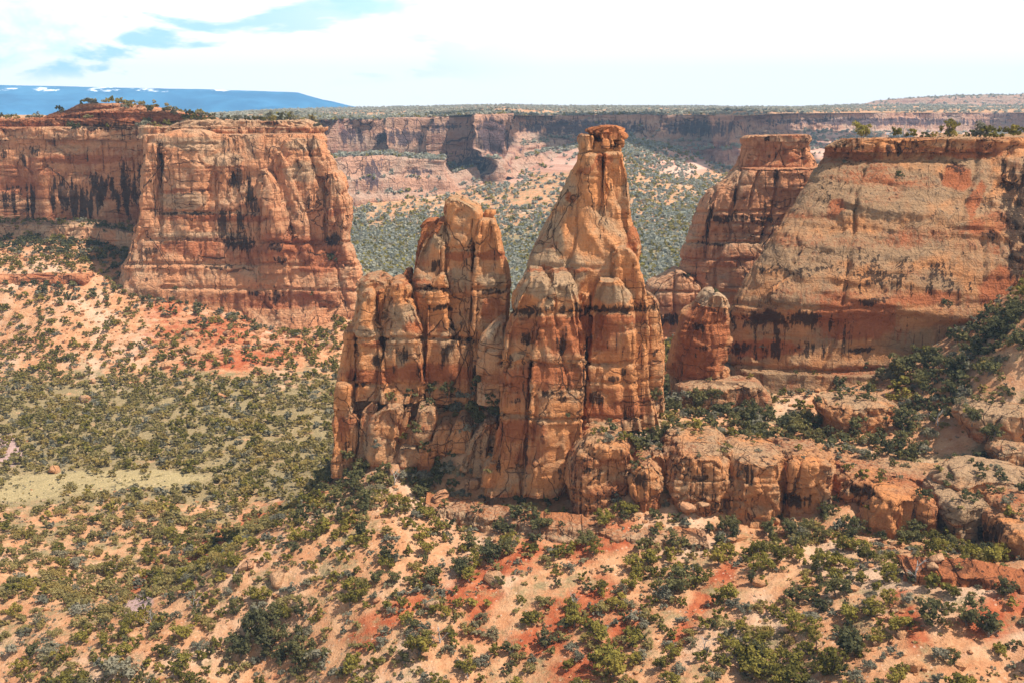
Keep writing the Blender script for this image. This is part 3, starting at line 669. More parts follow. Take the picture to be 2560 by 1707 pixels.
loft("buttress", sp_, [(800,1248,1262),(838,1213,1262),(870,1206,1264),(920,1204,1268),(1000,1200,1262)], 231, df=4.5, db=5, n=4.8, wide=0.045, st=dict(erode=0.6, rib=1.0), mat=M_PALE, **KW)
loft("foot_block", sp_, [(1146,1222,1246),(1160,1212,1252),(1180,1207,1252),(1205,1200,1256)], 220, df=3.5, db=4, n=5.1, wide=0.045, **KW)

# ---------------------------------------------------------------- the cluster of towers left of it
TW_ST = [(1100, 770, 60, 10), (1230, 733, 50, 10, 0, 0.95), (1080, 722, 60, 9), (1128, 830, 12, 50), (1120, 880, 20, 45, 15, 1.0), (1180, 600, 6, 90, 8, 0.7), (1092, 668, 16, 24, 25), (1150, 850, 60, 8, 0, 0.6), (935, 898, 22, 18, 0, 1.0), (1005, 890, 26, 36, 0, 0.95), (1180, 930, 14, 30), (905, 958, 24, 10), (1050, 930, 12, 30, 0, 0.7), (1112, 620, 8, 20), (1240, 900, 20, 40, 0, 0.6),(945,1150,24,10,0,0.7)]
TW_GR = [(1100, 590, 30, 40), (1150, 700, 40, 40), (1000, 790, 50, 40), (910, 830, 40, 14), (1000, 905, 18, 20), (1230, 705, 40, 22), (1060, 700, 30, 20), (870, 980, 20, 30), (985, 1070, 60, 60), (1070, 1060, 60, 50), (1200, 1100, 50, 50)]
TW_RD = [(1150, 640, 40, 12), (1230, 640, 40, 16), (1230, 780, 40, 40, 0, 0.7), (930, 860, 40, 12), (1060, 820, 60, 20, 0, 0.6), (930, 940, 80, 22, 0, 0.9), (1070, 930, 120, 30, 0, 0.7), (1090, 550, 20, 60, 20, 0.8), (860, 1100, 20, 60, 0, 0.7)]
KT = dict(cuts=CUT_TW, stains=TW_ST, grey=TW_GR, red=TW_RD)
tw = thing("rock_tower", "broad sandstone tower of upright fins with a slanting top and a small balanced knob", "rock tower", at(1150, 985, 246))
loft("fin", tw, [(496,1126,1150),(503,1121,1170),(515,1119,1190),(530,1118,1203),(568,1115,1196),(614,1112,1187),(660,1110,1184),(760,1112,1182),(850,1118,1180),(1000,1120,1178)], 246, df=7, db=7, n=5.1, wide=0.045, back_top=0.6, dome=0.25, st=SM, **KT)
loft("fin", tw, [(550,1100,1116),(570,1084,1116),(590,1072,1116),(640,1050,1114),(714,1032,1111),(724,1036,1110),(800,1046,1108),(900,1060,1110),(1000,1062,1110)], 244.5, df=5.5, db=6, n=5.0, wide=0.045, st=SM, **KT)
loft("fin", tw, [(552,1068,1094),(560,1058,1098),(600,1048,1082),(650,1040,1062),(720,1034,1052),(800,1038,1052)], 249, df=4, db=5, n=4.9, wide=0.045, st=SM, base=(0.15, 0.1, 0.6))
loft("fin", tw, [(548,1202,1234),(558,1198,1240),(600,1192,1250),(630,1190,1256),(660,1188,1264),(700,1186,1272),(719,1184,1274),(727,1187,1270),(800,1182,1268),(850,1180,1262),(1000,1178,1258)], 243, df=6, db=6, n=5.1, wide=0.045, st=SM, **KT)
loft("knob", tw, [(526,1216,1236),(532,1213,1237),(538,1212,1236),(545,1215,1233),(552,1214,1234)], 243, df=2, db=2, n=2.6, dome=0.2, res=0.25, st=CAP, base=(0.05, 0.1, 0.3))
loft("fin", tw, [(684,1100,1115),(700,1086,1116),(720,1077,1116),(760,1070,1118),(800,1068,1127),(850,1066,1130),(1000,1062,1132)], 240, df=4, db=4, n=5.0, wide=0.045, back_top=0.6, dome=0.6, **KT)
loft("fin", tw, [(848,1132,1147),(870,1129,1150),(1000,1127,1153)], 240, df=3, db=3, n=4.9, wide=0.045, back_top=0.6, dome=0.7, **KT)
loft("fin", tw, [(856,1154,1172),(880,1151,1177),(1000,1150,1180)], 240.5, df=3, db=3, n=4.9, wide=0.045, back_top=0.6, dome=0.7, **KT)
loft("fin", tw, [(674,1014,1030),(690,1011,1035),(720,1007,1037),(760,1010,1040)], 247, df=3, db=3, n=5.1, wide=0.045, st=CAP, base=(0.1, 0.2, 0.4))
hd = thing("rock_tower", "low cluster of stubby sandstone pillars with two slim hoodoos between flat pale caps", "rock tower", at(950, 985, 240))
loft("pillar", hd, [(701,986,1010),(712,979,1022),(724,976,1024),(737,979,1021),(743,977,1025),(780,972,1040),(810,962,1055),(834,961,1060),(845,965,1058),(900,960,1062),(990,960,1064)], 239, df=6, db=6, n=5.1, wide=0.045, dome=0.35, **KT)
loft("hoodoo", hd, [(721,918,933),(730,912,941),(738,915,940),(775,908,942),(800,899,938),(820,893,958),(841,894,960),(849,898,957),(900,895,960),(990,893,960)], 238, df=5, db=5, n=5.0, wide=0.045, dome=0.3, res=0.33, **KT)
loft("hoodoo", hd, [(725,947,962),(730,943,966),(738,947,962),(770,946,970),(830,944,968)], 239, df=2.4, db=3, n=4.9, wide=0.045, dome=0.2, res=0.3, base=(0.4, 0.1, 0.6))
loft("pillar", hd, [(691,918,952),(697,902,978),(706,899,980),(760,896,977),(830,888,975),(990,880,975)], 244, df=5, db=6, n=4.1, wide=0.045, dome=0.15, base=(0.1, 0.6, 0.2))
loft("pillar", hd, [(822,869,891),(840,867,894),(846,869,892),(900,859,895),(955,852,886),(990,850,886)], 239, df=4, db=5, n=5.0, wide=0.045, dome=0.2, **KT)
loft("plinth", hd, [(952,850,1200),(972,848,1196),(1000,852,1190),(1060,880,1170)], 244.5, df=6.5, db=8, n=3.5, dome=0.05, st=dict(bed=1.0, rib=0.9), **KT)
rb = thing("rock_buttress", "row of slanting pale sandstone ribs below the stubby pillars above the scree", "rock buttress", at(980, 1160, 234))
RB = dict(mat=M_ROCK, base=(0.14, 0.48, 0.2))
loft("rib", rb, [(950,852,886),(1000,843,884),(1050,842,882),(1090,845,878),(1175,834,872)], 237, df=5, db=6, n=5.0, wide=0.045, back_top=1.0, dome=0.25, stains=TW_ST, red=TW_RD)
loft("rib", rb, [(1034,880,894),(1043,876,902),(1090,874,900),(1180,864,888)], 235, df=3, db=4, n=4.8, wide=0.045, back_top=1.0, dome=0.65, **RB)
loft("rib", rb, [(998,930,948),(1010,917,946),(1040,906,936),(1100,902,930),(1180,878,922)], 236, df=4, db=5, n=4.9, wide=0.045, back_top=1.0, dome=0.55, **RB)
loft("rib", rb, [(1006,974,1006),(1018,948,1011),(1045,936,1002),(1090,928,992),(1175,922,978)], 235, df=6, db=6, n=5.1, wide=0.045, back_top=1.0, dome=0.50, **RB)
loft("rib", rb, [(1008,1019,1034),(1050,1000,1026),(1100,990,1014),(1170,982,1002)], 236, df=3, db=4, n=4.9, wide=0.045, back_top=1.0, dome=0.55, **RB)
loft("rib", rb, [(1008,1046,1088),(1025,1040,1096),(1060,1022,1090),(1095,1008,1070),(1130,1000,1060)], 236, df=6, db=6, n=5.1, wide=0.045, back_top=1.0, dome=0.40, **RB)
loft("rib", rb, [(1056,1102,1126),(1075,1087,1130),(1130,1080,1124)], gD(1105,1126)+1.5, df=4, db=4, n=5.0, wide=0.045, back_top=1.0, dome=0.45, **RB)
loft("rib", rb, [(1041,1148,1165),(1060,1141,1180),(1120,1126,1184)], gD(1155,1116)+1.5, df=4, db=4, n=5.0, wide=0.045, back_top=1.0, dome=0.45, **RB)
loft("rib", rb, [(1046,1216,1240),(1080,1190,1238),(1120,1169,1230),(1175,1152,1224)], gD(1185,1168)+2.0, df=5, db=6, n=5.1, wide=0.045, back_top=1.0, dome=0.35, **RB)
loft("rib", rb, [(1108,1008,1046),(1120,1003,1056),(1160,998,1052)], gD(1025,1152)+1.5, df=4, db=4, n=5.1, wide=0.045, back_top=1.0, dome=0.35, **RB)
loft("rib", rb, [(1094,1056,1084),(1108,1044,1100),(1124,1036,1104),(1165,1028,1098)], gD(1065,1156)+1.5, df=4, db=4, n=5.0, wide=0.045, back_top=1.0, dome=0.35, base=(0.15, 0.3, 0.4))

# ---------------------------------------------------------------- the mesa on the right
RM_ST = [(1930, 672, 60, 9, 4, 0.7), (2030, 672, 70, 9, 0, 0.7), (2190, 690, 130, 9, 3, 0.8), (1920, 795, 90, 22, 3, 1.0), (2010, 800, 60, 26, 2, 1.0), (2180, 755, 60, 14, -5, 0.8),
         (1850, 870, 50, 22, 0, 0.9), (1930, 880, 30, 30, 0, 0.8), (2160, 875, 50, 9, -3, 0.95), (2015, 880, 5, 24, 0, 0.9), (2540, 560, 40, 70, 0, 1.0), (2545, 660, 40, 60, 0, 1.0), (2520, 490, 22, 60, 10, 1.0), (2480, 590, 34, 16, 20, 0.9), (2400, 420, 36, 22, 0, 0.8), (2220, 380, 8, 30), (2250, 375, 6, 22), (2460, 350, 40, 8, 0, .7), (2120, 650, 30, 26, 0, 0.4), (1990, 530, 60, 12, 20, 0.3),
         (2245, 372, 9, 26, 0, 0.9), (1745, 820, 26, 14), (1760, 870, 30, 14, 0, 0.6), (1700, 960, 16, 20, 0, 0.8), (1830, 800, 5, 40, 0, 0.9), (2130, 560, 60, 50, 0, 0.25)]
RM_ST = RM_ST + streaks(2120, 2400, 640, 26, 50, 120, 4, 9, 40, 3) + streaks(2120, 2440, 690, 22, 30, 80, 3, 8, 14, 4) + streaks(1890, 2100, 668, 14, 14, 40, 3, 7, 10, 5) + streaks(1845, 2090, 785, 26, 25, 80, 3, 8, 14, 6) + streaks(1830, 2080, 850, 20, 25, 60, 3, 7, 20, 7) + streaks(2490, 2600, 430, 26, 60, 200, 5, 12, 140, 8, 0.95) + streaks(2060, 2560, 352, 22, 16, 40, 3, 7, 8, 9)
RM_GR = [(2150, 480, 300, 90), (2000, 640, 120, 60), (2200, 620, 230, 50), (1980, 750, 150, 26), (2400, 860, 220, 60), (2060, 420, 60, 30), (2440, 440, 60, 60), (1900, 980, 200, 60)]
RM_RD = [(2250, 385, 300, 18, 0, 0.9), (2395, 445, 44, 42, 20, 1.0), (2090, 520, 34, 26, -20, 0.7), (2140, 800, 120, 60, 0, 0.9), (1900, 870, 120, 30, 0, 0.8), (2500, 720, 60, 60, 0, 1.0), (2230, 740, 200, 30, 0, 0.6), (1750, 860, 80, 120, 0, 0.9), (2480, 560, 70, 40, 0, 0.7), (2440, 500, 16, 60, 15, 0.9)]
KR = dict(cuts=CUT_RM, stains=RM_ST, grey=RM_GR, red=RM_RD)
rm = thing("mesa", "big brown sandstone mesa with a smooth sloping apron and a flat cap along its rim", "mesa", at(2250, 1000, 256))
loft("cliff_body", rm, [(372,2062,3350,298.0,13),(395,2056,3350,296.9,13),(404,2050,3350,294.7,13),(456,2020,3350,291.0,13),(516,1980,3350,286.9,13),(545,1958,3350,284.9,13),(580,1936,3350,282.5,13),(668,1880,3350,278.0,13),(700,1860,3350,276.9,13),(752,1832,3350,275.0,13),(775,1820,3350,274.7,13),(786,1819,3350,275.8,13),(850,1819,3350,274.4,13),(912,1824,3350,273.0,13),(924,1832,3350,274.1,13),(985,1846,3350,270.0,13),(1100,1850,3350,263.0,13)],
     290, db=100, turn=0.46, n=3.2, mat=M_SLICK, st=dict(bed=0.55, rib=0.35, crack=0.5, lump=0.5, block=0.75), dome=0.0, res=0.42, base=(0.16, 0.42, 0.25), **KR)
loft("cap_rock", rm, [(346,2086,3360),(352,2079,3360),(358,2066,3360),(366,2056,3360),(378,2061,3360)], 293, df=10, db=100, turn=0.46, n=4.5, tilt=0.036, cuts=CUT_CAP, st=dict(bed=0.55, rib=0.8, crack=1.6, lump=0.4, erode=0.3), dome=0.04, res=0.4, base=(0.3, 0.35, 0.3), stains=RM_ST, red=RM_RD)
loft("corner_buttress", rm, [(352,2446,3360,291.9,8),(382,2450,3360,289.6,8),(440,2434,3360,284.7,8),(500,2416,3360,280.4,8),(548,2404,3360,277.1,8),(600,2452,3360,273.9,8),(700,2460,3360,269.3,8),(800,2466,3360,266.8,8),(880,2478,3360,265.8,8),(960,2500,3360,263.4,8)], 290, db=60, n=4, st=dict(bed=0.5, rib=1.1, crack=1.0, lump=0.8, erode=0.5), dome=0.0, res=0.5, **KR)
loft("apron_ledge", rm, [(914,1834,3350,271,13),(930,1831,3350,271,13),(990,1846,3350,269,13),(1130,1850,3350,262,13)], 271, db=40, n=3.2, mat=M_SLICK, st=dict(bed=0.5, rib=0.3, crack=0.6, block=0.7), dome=0.0, **{**KR, "base": (0.1, 0.6, 0.2)})
pn = thing("rock_pinnacle", "squat red brown pinnacle with a pale domed top leaning against the mesa's nose", "rock pinnacle", at(1750, 985, 262))
loft("pinnacle_body", pn, [(757,1742,1814),(768,1736,1814),(800,1708,1815),(842,1694,1816),(900,1684,1817),(1010,1678,1822)], 262, df=6.5, db=7, n=2.7, dome=0.0, st=dict(erode=0.5, lump=0.7), **KR)
loft("cap_rock", pn, [(731,1768,1798),(738,1757,1810),(750,1750,1817),(760,1744,1815)], 262, df=6, db=6.5, n=2.8, dome=0.25, res=0.3, mat=M_PALE, base=(0.0, 0.5, 0.1))
loft("plinth", pn, [(960,1690,1900,255),(985,1684,1920,255),(1060,1680,1930,255)], 255, df=5, db=6, n=3, dome=0.1, st=dict(bed=1.0), base=(0.1, 0.6, 0.2))

# ---------------------------------------------------------------- the butte behind it
bt = thing("butte", "flat topped red sandstone butte standing behind the mesa with straight vertical joints", "butte", at(1850, 830, 410))
BT_ST = [(1830, 545, 90, 16, 0, 0.8), (1900, 550, 60, 14, 0, 0.8), (1770, 560, 8, 100, 6, 0.7), (1940, 440, 8, 30, 0, 0.8), (1840, 470, 5, 60, 5, 0.8), (1910, 550, 6, 90, 6, 0.7), (1780, 610, 70, 7, 0, 0.7), (1690, 800, 80, 22, 0, 0.9), (1720, 690, 30, 8)]
BT_RD = [(1920, 400, 110, 50, 0, 0.6), (1820, 560, 120, 50, 0, 0.35), (1800, 640, 140, 40, 0, 0.4), (2000, 430, 60, 40, 0, 0.6), (1720, 760, 100, 50, 0, 0.4)]
BS = dict(k=1.4, bed=0.55, rib=0.4, crack=0.8, lump=0.25, block=0.7)
KB = dict(cuts=CUT_BT, mat=M_MESA, stains=BT_ST, red=BT_RD)
loft("upper_cliff", bt, [(348,1853,2015),(360,1852,2014),(380,1851,2015),(412,1841,2034),(420,1836,2046),(470,1800,2070)], 410, df=12, db=14, turn=0.3, n=3.2, st=dict(k=1.4, bed=0.35, rib=0.7, crack=0.5, lump=0.4), dome=0.0, base=(0.05, 0.15, 0.25), **KB)
loft("cap_rock", bt, [(337,1858,2008),(342,1851,2015),(347,1852,2017),(352,1856,2012)], 410, df=13, db=14, turn=0.3, n=3.2, tilt=0.03, st=dict(bed=0.6, rib=0.6, crack=1.0), dome=0.03, base=(0.2, 0.4, 0.3), mat=M_MESA)
loft("lower_cliff", bt, [(416,1838,2048),(440,1814,2064),(460,1792,2082),(472,1768,2090),(520,1742,2110),(596,1716,2150),(650,1702,2172),(700,1688,2184),(780,1676,2194),(850,1668,2200)], 408, df=16, db=18, turn=0.3, n=3.4, st=BS, dome=0.02, **KB)
loft("buttress", bt, [(676,1686,1700),(690,1664,1720),(712,1628,1740),(760,1614,1750),(850,1600,1760)], 400, df=9, db=10, n=5.1, wide=0.045, st=BS, **KB)

# ---------------------------------------------------------------- the mesa on the left
LM_ST = [(560, 560, 26, 60), (590, 450, 20, 40), (620, 480, 20, 60), (640, 520, 20, 40), (590, 600, 40, 40), (615, 610, 30, 30), (836, 600, 30, 24, 0, 0.9), (430, 535, 50, 6), (490, 535, 60, 6, 0, 0.8), (375, 630, 30, 12), (690, 620, 30, 16), (700, 650, 24, 14), (540, 670, 40, 7), (575, 668, 16, 10), (690, 740, 30, 26, 0, 0.7), (640, 735, 20, 10), (370, 700, 14, 8), (405, 420, 5, 90, 2, 0.8), (770, 500, 20, 30, 0, 0.6), (600, 570, 16, 70, 0, 0.9)]
LM_RD = [(640, 620, 260, 50, 0, 0.7), (560, 545, 200, 12, 0, 0.8), (460, 480, 90, 8, 0, 0.7), (800, 640, 80, 60, 0, 0.7), (480, 620, 120, 22, 0, 0.6), (680, 750, 220, 30, 0, 0.6), (840, 530, 26, 10, 0, 0.9)]
LM_GR = [(470, 360, 120, 20), (460, 500, 70, 30), (560, 400, 60, 20), (500, 590, 120, 14), (760, 360, 60, 20), (750, 430, 50, 30)]
KL = dict(cuts=CUT_LM, mat=M_MESA, stains=LM_ST, red=LM_RD, grey=LM_GR)
LS = dict(k=1.5, bed=0.40, rib=0.6, crack=1.0, lump=0.35, block=1.0)
lm = thing("mesa", "sunlit pink sandstone mesa with ribbed cliffs and a shrubby ledge top in the distance", "mesa", at(600, 790, 475))
loft("cliff_body", lm, [(336,362,812,486.0,12),(350,360,820,485.0,12),(404,362,826,483.0,12),(460,358,850,482.0,12),(560,348,866,480.0,12),(636,326,884,478.0,12),(664,312,896,476.0,12),(670,310,898,477.0,12),(720,296,908,474.0,12),(740,290,912,474.6,12),(830,276,920,470.0,12)], 484, db=90, turn=-0.28, n=4.0, st=LS, dome=0.0, res=0.6, **KL)
for rr, D_, df_ in (
    ([(362,374,394),(380,369,400),(460,360,402),(540,354,406),(660,326,412)], 474, 5),
    ([(350,412,538),(380,408,540),(440,412,538),(520,410,537),(598,402,540),(606,404,538),(670,396,545)], 475, 7),
    ([(396,546,578),(440,545,581),(530,541,586),(598,540,592),(660,540,600)], 474, 6),
    ([(392,588,606),(400,582,618),(408,586,616),(425,584,624),(500,582,650),(600,582,655),(680,575,660)], 476, 5),
    ([(426,654,672),(436,650,686),(470,650,702),(530,655,716),(590,660,729),(680,655,735)], 468, 6),
    ([(381,693,710),(420,689,730),(470,696,746),(520,706,766),(560,711,777),(660,715,795)], 472, 6),
    ([(352,716,752),(372,700,775),(420,706,794),(462,738,802),(520,760,806)], 477, 8),
    ([(338,786,793),(352,783,800),(372,780,810),(402,779,828),(440,790,836)], 475, 5),
    ([(434,818,848),(446,816,856),(470,819,863),(484,824,862),(494,818,870),(520,818,873),(562,818,872),(592,824,866),(610,824,872),(650,824,888),(710,820,910),(830,815,922)], 473, 7)):
    loft("rib", lm, rr, D_, df=df_, db=10, n=3.5, wide=0.04, st=dict(k=1.3, bed=0.6, rib=0.5, crack=0.4, lump=0.5), dome=0.4, res=0.5, **KL)
CP = dict(bed=1.2, rib=1.3, crack=1.8, lump=0.9, erode=0.9, block=2.0)
KC = dict(mat=M_MESA, dome=0.0, res=0.5, stains=[(260, 318, 110, 12, 0, 0.9), (680, 308, 40, 8, 0, 0.7), (500, 325, 60, 6, 0, 0.6)])
loft("cap_rock", lm, [(318,-420,400,548,9),(326,-420,400,548,9.5),(334,-420,400,547,8),(348,-420,400,547,9)], 548, db=70, tilt=0.012, n=6, st=CP, base=(0.2, 0.5, 0.35), **KC)
loft("cap_rock", lm, [(318,352,816,500,9),(326,350,815,500,9.5),(334,356,808,499,8),(346,352,814,498,9)], 500, db=100, turn=-0.28, tilt=0.012, n=6, st=CP, base=(0.2, 0.6, 0.25), **KC)
loft("cap_rock", lm, [(303,470,770,505,9),(312,440,800,505,9),(322,420,806,505,9)], 505, db=80, turn=-0.28, tilt=0.012, n=5, st=CP, base=(0.1, 0.75, 0.1), **KC)
loft("cap_rock", lm, [(298,-420,330,556,9),(306,-420,400,556,9),(322,-420,440,556,9)], 556, db=80, tilt=0.012, n=5, st=CP, base=(0.34, 0.2, 0.6), **KC)
loft("cap_rock", lm, [(281,150,420,562,10),(290,110,480,562,10),(304,60,560,562,10)], 562, db=50, tilt=0.012, n=3, st=CP, base=(0.25, 0.25, 0.55), **KC)
loft("alcove_wall", lm, [(338,-420,420),(400,-420,420),(440,-420,420),(500,-420,420),(620,-420,420)], 552, df=12, db=20, n=9, mat=M_MESA, st=dict(k=1.5, bed=0.6, rib=0.9, crack=0.5, lump=0.9, erode=0.5), dome=0.0, res=0.6, base=(0.1, 0.35, 0.4), stains=streaks(120, 360, 440, 44, 50, 120, 5, 14, 40, 11, 0.95) + streaks(-20, 90, 455, 26, 60, 120, 4, 9, 30, 12, 1.0) + streaks(300, 370, 390, 12, 80, 170, 6, 14, 40, 13, 0.9) + streaks(-200, 360, 360, 24, 30, 80, 4, 9, 16, 14, 0.6), red=[(200, 400, 160, 14), (60, 470, 90, 30, 10, 0.8)])
loft("summit_mound", lm, [(262,200,330),(274,176,420),(290,140,500),(305,100,560)], 575, df=16, db=16, n=2.4, mat=M_MESA, st=dict(bed=1.3, rib=0.6, crack=0.8), dome=0.05, base=(0.15, 0.3, 0.45))
lw = thing("rock_ledge", "low red cliff band with shallow caves under a shrubby bench on the left", "rock ledge", at(100, 735, 462))
loft("cliff_band", lw, [(684,-420,226,474,8),(692,-420,232,474,9),(712,-420,234,474,7.5),(735,-420,240,474,10),(760,-420,250,474,11)], 474, db=10, n=7, mat=M_MESA, st=dict(k=1.2, bed=1.0, rib=1.4, crack=0.6, lump=1.1, erode=1.0), dome=0.0, res=0.5, base=(0.1, 0.1, 0.45), stains=[(110, 715, 30, 14), (180, 718, 26, 12)])

lb = cliff("rock_ledge", None, [(x, gD(x, yb) + 1.0, yt, yb + 14) for x, yt, yb in ((-300,562,596),(-100,562,596),(40,564,598),(160,566,604),(260,574,616),(330,588,644),(350,600,660))], [(0, -1.0), (0.45, 0), (0.5, 1.2), (1, 2.4)], back=14, rows_back=14, backdrop=-1.0,
           st=dict(bed=1.1, rib=1.2, crack=0.8, lump=1.0, erode=0.6, block=1.6, k=1.1), res=0.5, mat=M_MESA, base=(0.15, 0.55, 0.2))
tag(lb, "pale ledge band under the dark streaked alcove on the left", "rock ledge")
# ---------------------------------------------------------------- the row of big blocks below the spire
BK = dict(st=dict(bed=1.0, rib=0.7, crack=1.0, lump=0.9, erode=0.9, block=1.9, k=0.8))
BK_ST = [(1600, 1200, 20, 26, 0, 0.95), (1490, 1180, 60, 26, 0, 0.45), (1740, 1190, 50, 10, 0, 0.8), (1880, 1190, 14, 60, 0, 0.8), (1850, 1170, 8, 50, 0, 0.7), (1990, 1250, 50, 30, 0, 0.8), (2150, 1230, 60, 22, 0, 0.9), (2400, 1260, 60, 30, 0, 0.35), (2480, 1330, 60, 36, 0, 0.8), (1500, 1150, 40, 10, 0, 0.3)]
def block(label, rows, D, df, db, n=4.6, dome=0.3, base=(0.26, 0.38, 0.32), mat=None, name="boulder", grp=None, **k):
    c = rows[-1]
    o = loft(name, None, rows, D, df=df, db=db, n=n, dome=dome, base=base, mat=mat or M_ROCK, stains=BK_ST, res=0.27, wide=0.06, back_top=0.7, **{**BK, **k})
    return tag(o, label, "boulder" if name == "boulder" else "rock ledge", grp)
GB = "big sandstone blocks along the ledge"
block("huge rounded sandstone block hollowed in front, right against the spire's foot", [(1090,1470,1556),(1105,1450,1568),(1135,1434,1574),(1170,1426,1570),(1210,1424,1562),(1260,1440,1550)], 215, 9, 9, dome=0.3, grp=GB)
block("small bulbous boulder with a dark stain between two larger rounded blocks", [(1146,1592,1624),(1160,1576,1640),(1182,1569,1648),(1210,1575,1645),(1240,1588,1640),(1275,1592,1640)], 209, 5, 5, dome=0.4, grp=GB)
block("upright rock knob rising behind the bulbous boulder with the dark stain", [(1124,1628,1644),(1134,1618,1654),(1160,1616,1658),(1200,1618,1660),(1260,1622,1664)], 214, 4, 4, grp=GB)
block("broad domed sandstone block with an overhang and a square orange scar", [(1108,1690,1800),(1122,1670,1818),(1160,1658,1826),(1178,1658,1822),(1215,1672,1806),(1290,1690,1790)], 213, 10, 10, dome=0.2, grp=GB)
block("streaked block with dark vertical stripes, split from its neighbour by a straight crack", [(1130,1830,1952),(1145,1822,1956),(1180,1816,1953),(1215,1800,1948),(1260,1802,1942),(1330,1830,1938)], 209, 7, 9, n=4.2, dome=0.12, grp=GB)
block("squarish pale block right of the straight crack, overhanging near its base", [(1132,1962,2060),(1148,1958,2066),(1190,1957,2062),(1230,1948,2056),(1270,1950,2040),(1330,1950,2030)], 209.5, 7, 9, n=4.2, dome=0.15, grp=GB)
block("long low grey slab with a dark shadowed underside, right of the squarish block", [(1176,2110,2205),(1190,2094,2226),(1220,2090,2226),(1245,2100,2206),(1290,2100,2200)], 209, 7, 8, n=4.2, dome=0.1, grp=GB)
block("orange ledge block with a thin pale slab on top at mid right", [(1224,2190,2300),(1232,2182,2306),(1270,2168,2310),(1310,2146,2300),(1350,2140,2300)], 199, 6, 8, n=4.2, dome=0.06, base=(0.05, 0.1, 0.2), grp=GB)
block("smooth grey cliff block under the pale slabs near the right edge", [(1236,2352,2480),(1250,2346,2486),(1300,2350,2478),(1380,2360,2470)], 197, 7, 9, n=4.2, dome=0.1, base=(0.15, 0.95, 0.0), grp=GB)
block("wide domed block with fine slanting layers at the right edge", [(1262,2488,2620),(1278,2470,2640),(1310,2462,2650),(1350,2466,2640),(1410,2476,2630)], 190, 8, 9, dome=0.2, grp=GB)
block("orange pillar like block cut off by the right edge of the picture", [(1334,2540,2640),(1344,2528,2650),(1400,2524,2650),(1480,2508,2650)], 172, 6, 7, n=3.2, dome=0.12, mat=M_ROCK, base=(0.1, 0.2, 0.15), grp=GB)
block("balanced pale slab tilted on a darker block near the right edge", [(1300,2374,2392),(1304,2372,2402),(1312,2378,2404)], 191, 1.4, 1.4, dome=0.2, grp=GB)
block("pale slickrock ledge with an overhanging lip above the shrubs, below the mesa", [(1000,2060,2210),(1010,2046,2230),(1025,2046,2240),(1040,2060,2240),(1070,2060,2230)], 238, 6, 8, n=3, dome=0.08, base=(0.02, 0.5, 0.1), name="rock_ledge")
block("broad pale ledge with layered edge below the dark trees at the right edge", [(1018,2420,2650),(1030,2400,2660),(1050,2404,2660),(1064,2420,2660),(1090,2430,2660)], 221, 7, 8, n=3, dome=0.06, base=(0.05, 0.5, 0.1), name="rock_ledge")
block("long thin dark edged slab among shrubs at the right edge", [(1112,2480,2650),(1122,2470,2650),(1135,2476,2650),(1160,2480,2650)], 212, 5, 6, n=3, dome=0.06, base=(0.25, 0.5, 0.1), name="rock_ledge")
block("pale sloping slickrock shelf with fine layers above the orange ledge block", [(1176,2380,2560),(1190,2350,2640),(1215,2330,2650),(1240,2330,2650)], 203, 7, 7, n=2.6, dome=0.1, base=(0.0, 0.6, 0.05), name="rock_ledge")
bl_ = cliff("rock_ledge", None, [(1420,219,1128,1250),(1560,217,1140,1270),(1680,216,1135,1300),(1800,214,1140,1320),(1960,212,1145,1325),(2080,211,1165,1310),(2200,205,1200,1330),(2330,203,1215,1350),(2480,198,1240,1390),(2640,192,1270,1430)], [(0, -1.5), (0.3, 0), (0.34, 0.7), (0.7, 1.2), (0.74, 2.2), (1, 3.2)], back=10, rows_back=20, backdrop=-0.8,
           st=dict(bed=1.1, rib=1.4, crack=1.3, lump=1.0, erode=0.9, block=2.2, k=0.8), res=0.3, base=(0.2, 0.45, 0.35), stains=BK_ST)
tag(bl_, "broken brown rock band running behind and between the row of big blocks", "rock ledge")
# layered ledge under the blocks
def ledge_path(pp, lift=0.4): return [(x, gD(x, yb) + lift, yt, yb + 22) for x, yt, yb in pp]
sl = cliff("layered_ledge", None, ledge_path([(1060,1272,1290),(1120,1284,1308),(1240,1308,1334),(1330,1322,1346),(1440,1336,1366),(1560,1354,1378),(1700,1364,1388),(1770,1372,1388)]), [(0, -0.3), (0.3, 0.1), (0.34, 0.8), (0.6, 0.9), (0.64, 1.6), (1, 1.9)], back=5, rows_back=14, backdrop=-1.2,
           st=dict(bed=0.9, rib=1.1, crack=1.0, lump=1.3, erode=0.9, k=0.55, block=2.2), res=0.22, mat=M_PALE, base=(0.12, 0.5, 0.35))

tag(sl, "thin bedded sandstone ledge running along the top of the red scree slope", "rock ledge")
sl2 = cliff("layered_ledge", None, ledge_path([(2250,1440,1466),(2340,1446,1474),(2460,1460,1492),(2580,1478,1512),(2680,1490,1520)]), [(0, -0.3), (0.3, 0.2), (0.35, 0.9), (1, 1.4)], back=5, rows_back=14, backdrop=-1.2,
           st=dict(bed=0.9, rib=1.1, crack=1.0, lump=1.3, erode=0.9, k=0.55, block=2.2), res=0.22, mat=M_ROCK, base=(0.2, 0.2, 0.6))
tag(sl2, "low dark red layered ledge beneath shrubs at the lower right", "rock ledge")

